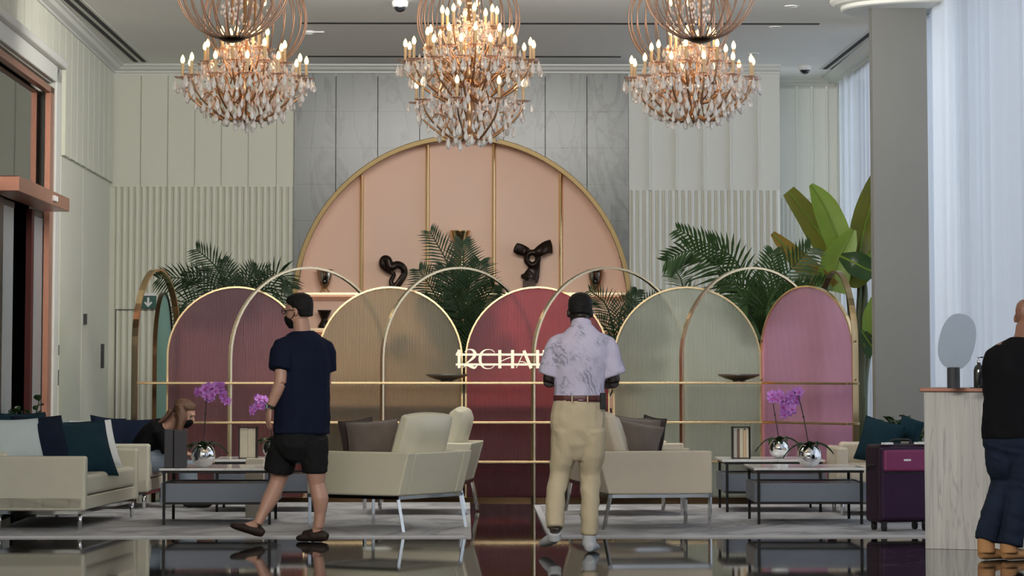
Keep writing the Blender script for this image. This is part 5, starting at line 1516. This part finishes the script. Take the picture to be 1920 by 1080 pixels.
remeshed('belt', c, 'belt', t, .008, 1)
MB().box(J2(1130, 752, -.125), (.04, .03, .115), .5).build('belt_pouch', 'rubber', t, bevel=.008)
for px in (1072, 1101):
    MB().box(J2(px, 748, -.132), (.010, .012, .05)).build('belt_loop', 'khaki', t, bevel=.003)
c = MB(); shoe_path(c, la + V((.01, -.05, -.10)), la + V((-.075, .20, -.145)), wd=.05); limb(c, [la + V((0, -.02, -.02)), la + V((0, .0, -.07))], [(.046, .055), (.05, .06)])
remeshed('shoe', c, 'sneaker', t, .006, 3)
c = MB(); q = J2(1104, 1036, -.08); shoe_path(c, q, q + V((.04, .27, 0)), wd=.055); limb(c, [ra + V((0, -.01, -.01)), V((ra.x, -.01, .05))], [(.046, .055), (.052, .065)])
remeshed('shoe', c, 'sneaker', t, .006, 3)

# ---- man in navy tee and black shorts, walking towards the glass door
S1 = 257.0; o1 = FL(575, 1016); Y1 = o1.y
def J1(px, py, dy=0.0): return V(((px - 575) / S1, dy, (1016 - py) / S1))
t = thing('person', 'person in navy T-shirt, black shorts, brown clogs, glasses and mask, walking', 'person', (o1.x, Y1, 0))
b = MB(); FD = V((-.82, .57, 0))
hc = J1(560, 612, .02); HF, HU = V((-.90, .40, -.12)), V((-.10, .06, .99))
head(b, hc, HF, HU, 1.0)
TR = V((.86, .52, 0)).normalized()       # shoulder line
limb(b, [J1(566, 640), J1(564, 620, .0), J1(561, 600, .01)], [(.075, .065), (.062, .064), (.058, .064)])
limb(b, [J1(560, 850), J1(564, 815), J1(566, 755), J1(567, 700), J1(567, 660), J1(566, 634)], [(.12, .10), (.165, .135), (.165, .135), (.175, .13), (.175, .11), (.10, .075)], ref=TR)
lsh, lel, lwr = J1(530, 655, -.10), J1(526, 720, -.15), J1(506, 768, -.14)
rsh, rel_, rwr = J1(604, 657, .10), J1(607, 722, .13), J1(590, 768, .22)
for sh, el, wr_, hd in ((lsh, lel, lwr, V((-.10, .02, -1))), (rsh, rel_, rwr, V((-.3, .6, -.6)))):
    limb(b, [sh, sh.lerp(el, .5), el], [(.062, .062), (.052, .054), (.045, .047)])
    limb(b, [el, el.lerp(wr_, .35), wr_], [(.045, .046), (.044, .044), (.029, .026)])
    hand(b, wr_, hd, (.7, .4, 0), (-.5, .8, 0), 1.0, .35)
lk, la = J1(518, 905, .14), J1(482, 984, .05); rk, ra = J1(594, 908, -.02), J1(597, 990, -.02)
limb(b, [J1(545, 825, .06), J1(528, 868, .12), lk, J1(506, 935, .10), J1(492, 962, .07), la], [(.095, .105), (.085, .09), (.060, .064), (.062, .066), (.042, .048), (.034, .042)])
limb(b, [J1(585, 825, -.06), J1(590, 868, -.04), rk, J1(600, 935, -.03), J1(600, 962, -.02), ra], [(.095, .105), (.085, .09), (.060, .066), (.064, .068), (.044, .050), (.036, .044)])
limb(b, [la, la + V((-.05, .01, -.015)), la + V((-.15, .03, -.03))], [(.034, .04), (.034, .036), (.03, .02)], ref=(0, 1, 0))
limb(b, [ra, ra + V((-.04, .02, -.05)), ra + V((-.12, .05, -.07))], [(.036, .042), (.036, .036), (.03, .02)], ref=(0, 1, 0))
remeshed('body', b, 'skin', t, .0065, 3)
eyes(t, hc, HF, HU)
hb = MB()
head_rings(hb, hc, HF, HU, 1.0, .008, [(.06, -.058, .052, .040), (.09, -.045, .066, .056), (.12, -.034, .076, .072), (.155, -.022, .080, .088), (.19, -.012, .078, .096), (.220, -.006, .060, .078), (.240, -.006, .03, .04)])
remeshed('hair', hb, 'hair_black', t, .007, 2)
u_ = HU.normalized(); f_ = (HF - u_ * HF.dot(u_)).normalized(); s_ = f_.cross(u_)
g_ = MB()
for sg_ in (-1, 1):
    cc_ = hc + u_ * .118 + f_ * .108 + s_ * sg_ * .034
    ring = [cc_ + s_ * math.cos(a) * .027 + u_ * math.sin(a) * .020 for a in [2 * PI * k / 14 for k in range(14)]]
    g_.tube(ring, .0028, 5, closed=True)
    g_.tube([cc_ + s_ * sg_ * .027, hc + u_ * .118 + f_ * .03 + s_ * sg_ * .083, hc + u_ * .112 - f_ * .02 + s_ * sg_ * .084], .003, 5)
g_.tube([hc + u_ * .12 + f_ * .11 - s_ * .008, hc + u_ * .12 + f_ * .11 + s_ * .008], .0026, 5)
g_.build('glasses', 'rubber', t)
mk = MB(); head_rings(mk, hc, HF, HU, 1.0, .006, [(-.012, .050, .030, .030), (.0, .05, .042, .038), (.03, .046, .054, .060), (.06, .05, .052, .064), (.085, .06, .03, .052)])
remeshed('mask', mk, 'black_top', t, .006, 2)
MB().tube([hc + u_ * .045 + f_ * .05 + s_ * -.06, hc + u_ * .075 + s_ * -.084, hc + u_ * .095 - f_ * .014 + s_ * -.09], .003, 5).build('mask_loop', 'black_top', t)
c = MB()
limb(c, [J1(564, 814), J1(565, 780), J1(566, 735), J1(567, 690), J1(567, 660), J1(566, 638), J1(566, 622)], [(.222, .165), (.216, .160), (.208, .155), (.206, .150), (.205, .130), (.165, .105), (.078, .072)], ref=TR)
for sh, el in ((lsh, lel + V((-.005, 0, .10))), (rsh, rel_ + V((.0, 0, .09)))):
    ce = J1(567, 648); limb(c, [ce.lerp(sh, .45), sh, sh.lerp(el, .55), el], [(.06, .07), (.074, .082), (.080, .086), (.078, .085)], ref=(0, 1, 0))
remeshed('t_shirt', c, 'tee', t, .009, 8, wr=(.007, 6, 5, 1))
c = MB()
limb(c, [J1(562, 862, .02), J1(562, 835), J1(564, 800)], [(.10, .08), (.195, .15), (.200, .155)], ref=TR)
limb(c, [J1(542, 822, .05), J1(526, 858, .10), J1(520, 886, .12)], [(.125, .125), (.112, .118), (.105, .112)])
limb(c, [J1(585, 822, -.05), J1(589, 858, -.03), J1(590, 886, -.02)], [(.115, .125), (.098, .115), (.088, .108)])
remeshed('shorts', c, 'shorts', t, .009, 3, wr=(.007, 7, 9, 4))
c = MB(); shoe_path(c, V((la.x + .045, la.y, la.z - .105)), V((la.x - .20, la.y + .05, la.z - .03)), wd=.056)
remeshed('clog', c, 'clog', t, .006, 3)
c = MB(); shoe_path(c, V((ra.x + .07, ra.y - .02, 0)), V((ra.x - .16, ra.y + .06, 0)), wd=.058); limb(c, [V((ra.x - .03, ra.y, .06)), V((ra.x - .10, ra.y + .04, .05))], [(.052, .04), (.045, .03)])
remeshed('clog', c, 'clog', t, .006, 3)
d_ = (lwr - lel).normalized(); q0 = lwr - d_ * .02
MB().tube([q0 - d_ * .012, q0 + d_ * .012], .034, 14).build('watch_strap', 'rubber', t)
MB().box(q0 + V((-.03, -.012, .0)), (.012, .034, .036), .4).build('watch_face', 'watch', t, bevel=.004)

# ---- man in black sweater at the counter
S4 = 283.0; o4 = FL(1880, 1050); Y4 = o4.y
def J4(px, py, dy=0.0): return V(((px - 1880) / S4, dy, (1050 - py) / S4))
t = thing('person', 'bald person in black sweater, blue jeans and tan boots leaning at the counter', 'person', (o4.x, Y4, 0))
b = MB(); HF4, HU4 = V((.55, .80, -.2)), V((.15, .12, .97))
hc = J4(1932, 625, .08)
head(b, hc, HF4, HU4, 1.0)
limb(b, [J4(1925, 645, .0), J4(1928, 625, .03), J4(1931, 610, .06)], [(.08, .065), (.062, .064), (.060, .064)])
limb(b, [J4(1898, 850), J4(1897, 800), J4(1902, 740, .0), J4(1910, 690, -.01), J4(1920, 660, -.01), J4(1925, 640, .0)], [(.12, .10), (.165, .12), (.165, .12), (.18, .12), (.18, .11), (.10, .075)])
for sh, el, wr_, hd in ((J4(1872, 665), J4(1870, 745, .05), J4(1905, 745, .30), V((.7, .6, 0))), (J4(1968, 665), J4(1985, 745, .05), J4(1955, 745, .30), V((-.7, .6, 0)))):
    limb(b, [sh, sh.lerp(el, .5), el], [(.062, .062), (.052, .054), (.045, .047)])
    limb(b, [el, el.lerp(wr_, .35), wr_], [(.045, .046), (.044, .044), (.029, .026)])
    hand(b, wr_, hd, (0, 0, -1), (0, .4, 1), 1.0, .5)
lk, la = J4(1886, 905, .06), J4(1851, 1010, -.02); rk, ra = J4(1912, 920, .02), J4(1893, 1018, -.04)
limb(b, [J4(1885, 825), J4(1884, 870, .04), lk, J4(1865, 960, .02), la], [(.10, .10), (.088, .09), (.06, .064), (.06, .064), (.038, .044)])
limb(b, [J4(1918, 825), J4(1918, 870, .02), rk, J4(1904, 965, .0), ra], [(.10, .10), (.088, .09), (.06, .064), (.06, .064), (.038, .044)])
remeshed('body', b, 'skin_tan', t, .0065, 3)
eyes(t, hc, HF4, HU4)
c = MB()
limb(c, [J4(1897, 822), J4(1897, 790), J4(1903, 740, .0), J4(1910, 695, -.01), J4(1920, 662, -.01), J4(1926, 638, .01)], [(.190, .150), (.188, .150), (.190, .150), (.200, .145), (.185, .120), (.085, .075)])
for sh, el, wr_ in ((J4(1874, 674), J4(1867, 748, .05), J4(1904, 746, .28)), (J4(1968, 674), J4(1987, 748, .05), J4(1956, 746, .28))):
    limb(c, [sh.lerp(J4(1921, 664), .5), sh, sh.lerp(el, .5), el], [(.072, .085), (.086, .092), (.076, .080), (.060, .065)], ref=(0, 1, 0)); limb(c, [el, wr_], [(.060, .065), (.042, .042)])
remeshed('sweater', c, 'black_top', t, .009, 8, wr=(.006, 6, 7, 2))
c = MB()
limb(c, [J4(1898, 870), J4(1898, 835), J4(1898, 795)], [(.09, .08), (.185, .140), (.182, .135)])
limb(c, [J4(1882, 820), J4(1881, 870, .03), lk, J4(1862, 965, .0), la + V((-.01, 0, -.01))], [(.118, .125), (.100, .115), (.080, .088), (.074, .084), (.076, .090)])
limb(c, [J4(1920, 820), J4(1918, 870, .01), rk, J4(1903, 968, -.02), ra + V((0, 0, -.01))], [(.118, .125), (.104, .115), (.086, .092), (.080, .088), (.082, .096)])
remeshed('jeans', c, 'denim_dark', t, .009, 3, wr=(.009, 6, 14, 6))
for an, tx in ((la, .16), (ra, .18)):
    c = MB(); shoe_path(c, V((an.x - .055, an.y - .02, .0)), V((an.x + tx, an.y + .13, 0)), wd=.055)
    limb(c, [V((an.x - .01, an.y, an.z + .01)), V((an.x - .01, an.y, .05))], [(.058, .062), (.06, .064)])
    bo = remeshed('boot', c, 'boot', t, .006, 3)

# ---- seated person with auburn hair
S3 = 211.0; Y3 = 28.55; o3 = V((XP(300, Y3), Y3, 0))
def J3(px, py, dy=0.0): return V(((px - 300) / S3, dy, 1.38 + (660 - py) / S3))
t = thing('person', 'seated person with long auburn hair, black top, black mask and light jeans bending forward', 'person', o3)
b = MB(); HF3, HU3 = V((.86, -.22, -.46)), V((.42, -.10, .90))
hc = J3(338, 793, -.02)
head(b, hc, HF3, HU3, .94)
limb(b, [J3(312, 800, .0), J3(324, 792, .0), J3(333, 782, -.01)], [(.06, .055), (.050, .052), (.050, .052)])
limb(b, [J3(268, 872), J3(272, 850), J3(285, 822), J3(300, 803), J3(311, 798)], [(.15, .11), (.15, .12), (.15, .105), (.16, .09), (.09, .06)], ref=(0, 1, 0))
for sy in (-1, 1):
    sh, el, wr_ = J3(306, 808, sy * .15), J3(322, 848, sy * .19), J3(352, 850, sy * .08)
    limb(b, [sh, sh.lerp(el, .5), el], [(.05, .05), (.044, .046), (.038, .04)]); limb(b, [el, el.lerp(wr_, .4), wr_], [(.038, .04), (.036, .036), (.024, .022)])
    hand(b, wr_, (.8, -sy * .4, -.1), (0, 0, -1), (.3, -sy * .2, .9), .85, .6)
    hip, kn, an = J3(275, 862, sy * .09), J3(352, 862, sy * .11), J3(358, 938, sy * .11)
    limb(b, [hip, hip.lerp(kn, .5), kn], [(.09, .09), (.075, .075), (.056, .056)], ref=(0, 1, 0)); limb(b, [kn, kn.lerp(an, .4), an], [(.056, .056), (.05, .054), (.034, .036)])
remeshed('body', b, 'skin', t, .0075, 3)
eyes(t, hc, HF3, HU3, .94)
c = MB()
limb(c, [J3(266, 868), J3(271, 850), J3(284, 822), J3(299, 804), J3(311, 799)], [(.175, .135), (.175, .14), (.175, .125), (.18, .105), (.09, .07)], ref=(0, 1, 0))
for sy in (-1, 1):
    sh, el = J3(305, 808, sy * .15), J3(320, 845, sy * .19)
    limb(c, [sh, sh.lerp(el, .5), el], [(.068, .07), (.062, .064), (.056, .058)])
remeshed('top', c, 'black_top', t, .009, 3)
c = MB()
for sy in (-1, 1):
    hip, kn, an = J3(275, 862, sy * .09), J3(352, 862, sy * .11), J3(358, 932, sy * .11)
    limb(c, [hip, hip.lerp(kn, .5), kn], [(.115, .11), (.098, .095), (.078, .078)], ref=(0, 1, 0)); limb(c, [kn, kn.lerp(an, .4), an], [(.078, .078), (.074, .078), (.070, .074)])
remeshed('jeans', c, 'denim_light', t, .009, 2)
for sy in (-1, 1):
    an = J3(358, 938, sy * .11)
    c = MB(); shoe_path(c, V((an.x - .05, an.y, RZ)), V((an.x + .19, an.y - .02, RZ)), wd=.045); limb(c, [an + V((0, 0, .0)), V((an.x, an.y, .06))], [(.04, .045), (.045, .05)])
    remeshed('shoe', c, 'rubber', t, .007, 3)
mk = MB(); head_rings(mk, hc, HF3, HU3, .94, .007, [(-.012, .050, .030, .030), (.0, .05, .042, .038), (.03, .046, .054, .060), (.06, .05, .052, .064), (.085, .06, .03, .052)])
remeshed('mask', mk, 'black_top', t, .007, 2)
hb = MB()
head_rings(hb, hc, HF3, HU3, .94, .012, [(.08, -.052, .058, .046), (.11, -.040, .072, .064), (.14, -.028, .080, .082), (.18, -.016, .078, .094), (.215, -.010, .058, .074), (.236, -.008, .026, .032)])
for i in range(16):
    f = i / 15; sy = -1 if i % 2 else 1
    a = hc + V((-.03 + .08 * f, sy * (.05 + .03 * math.sin(f * 3)), .17 - .03 * f))
    q = [a, a + V((.01, sy * .02 - .01, -.09)), a + V((.01 - .03 * f, sy * .025 - .03, -.19)), a + V((.0 - .05 * (1 - f), sy * .015 - .04, -.28 - .03 * math.sin(i)))]
    hb.tube(catmull(q, 4), [.022 - .014 * k / 12 for k in range(13)], 7)
for i in range(8):
    a = hc + V((-.075, -.06 + .017 * i, .12))
    q = [a, a + V((-.04, -.01, -.06)), a + V((-.10, -.02, -.11 - .02 * (i % 3))), a + V((-.15, -.03, -.17 - .02 * (i % 2)))]
    hb.tube(catmull(q, 4), [.024 - .015 * k / 12 for k in range(13)], 7)
remeshed('hair', hb, 'hair_auburn', t, .007, 1)
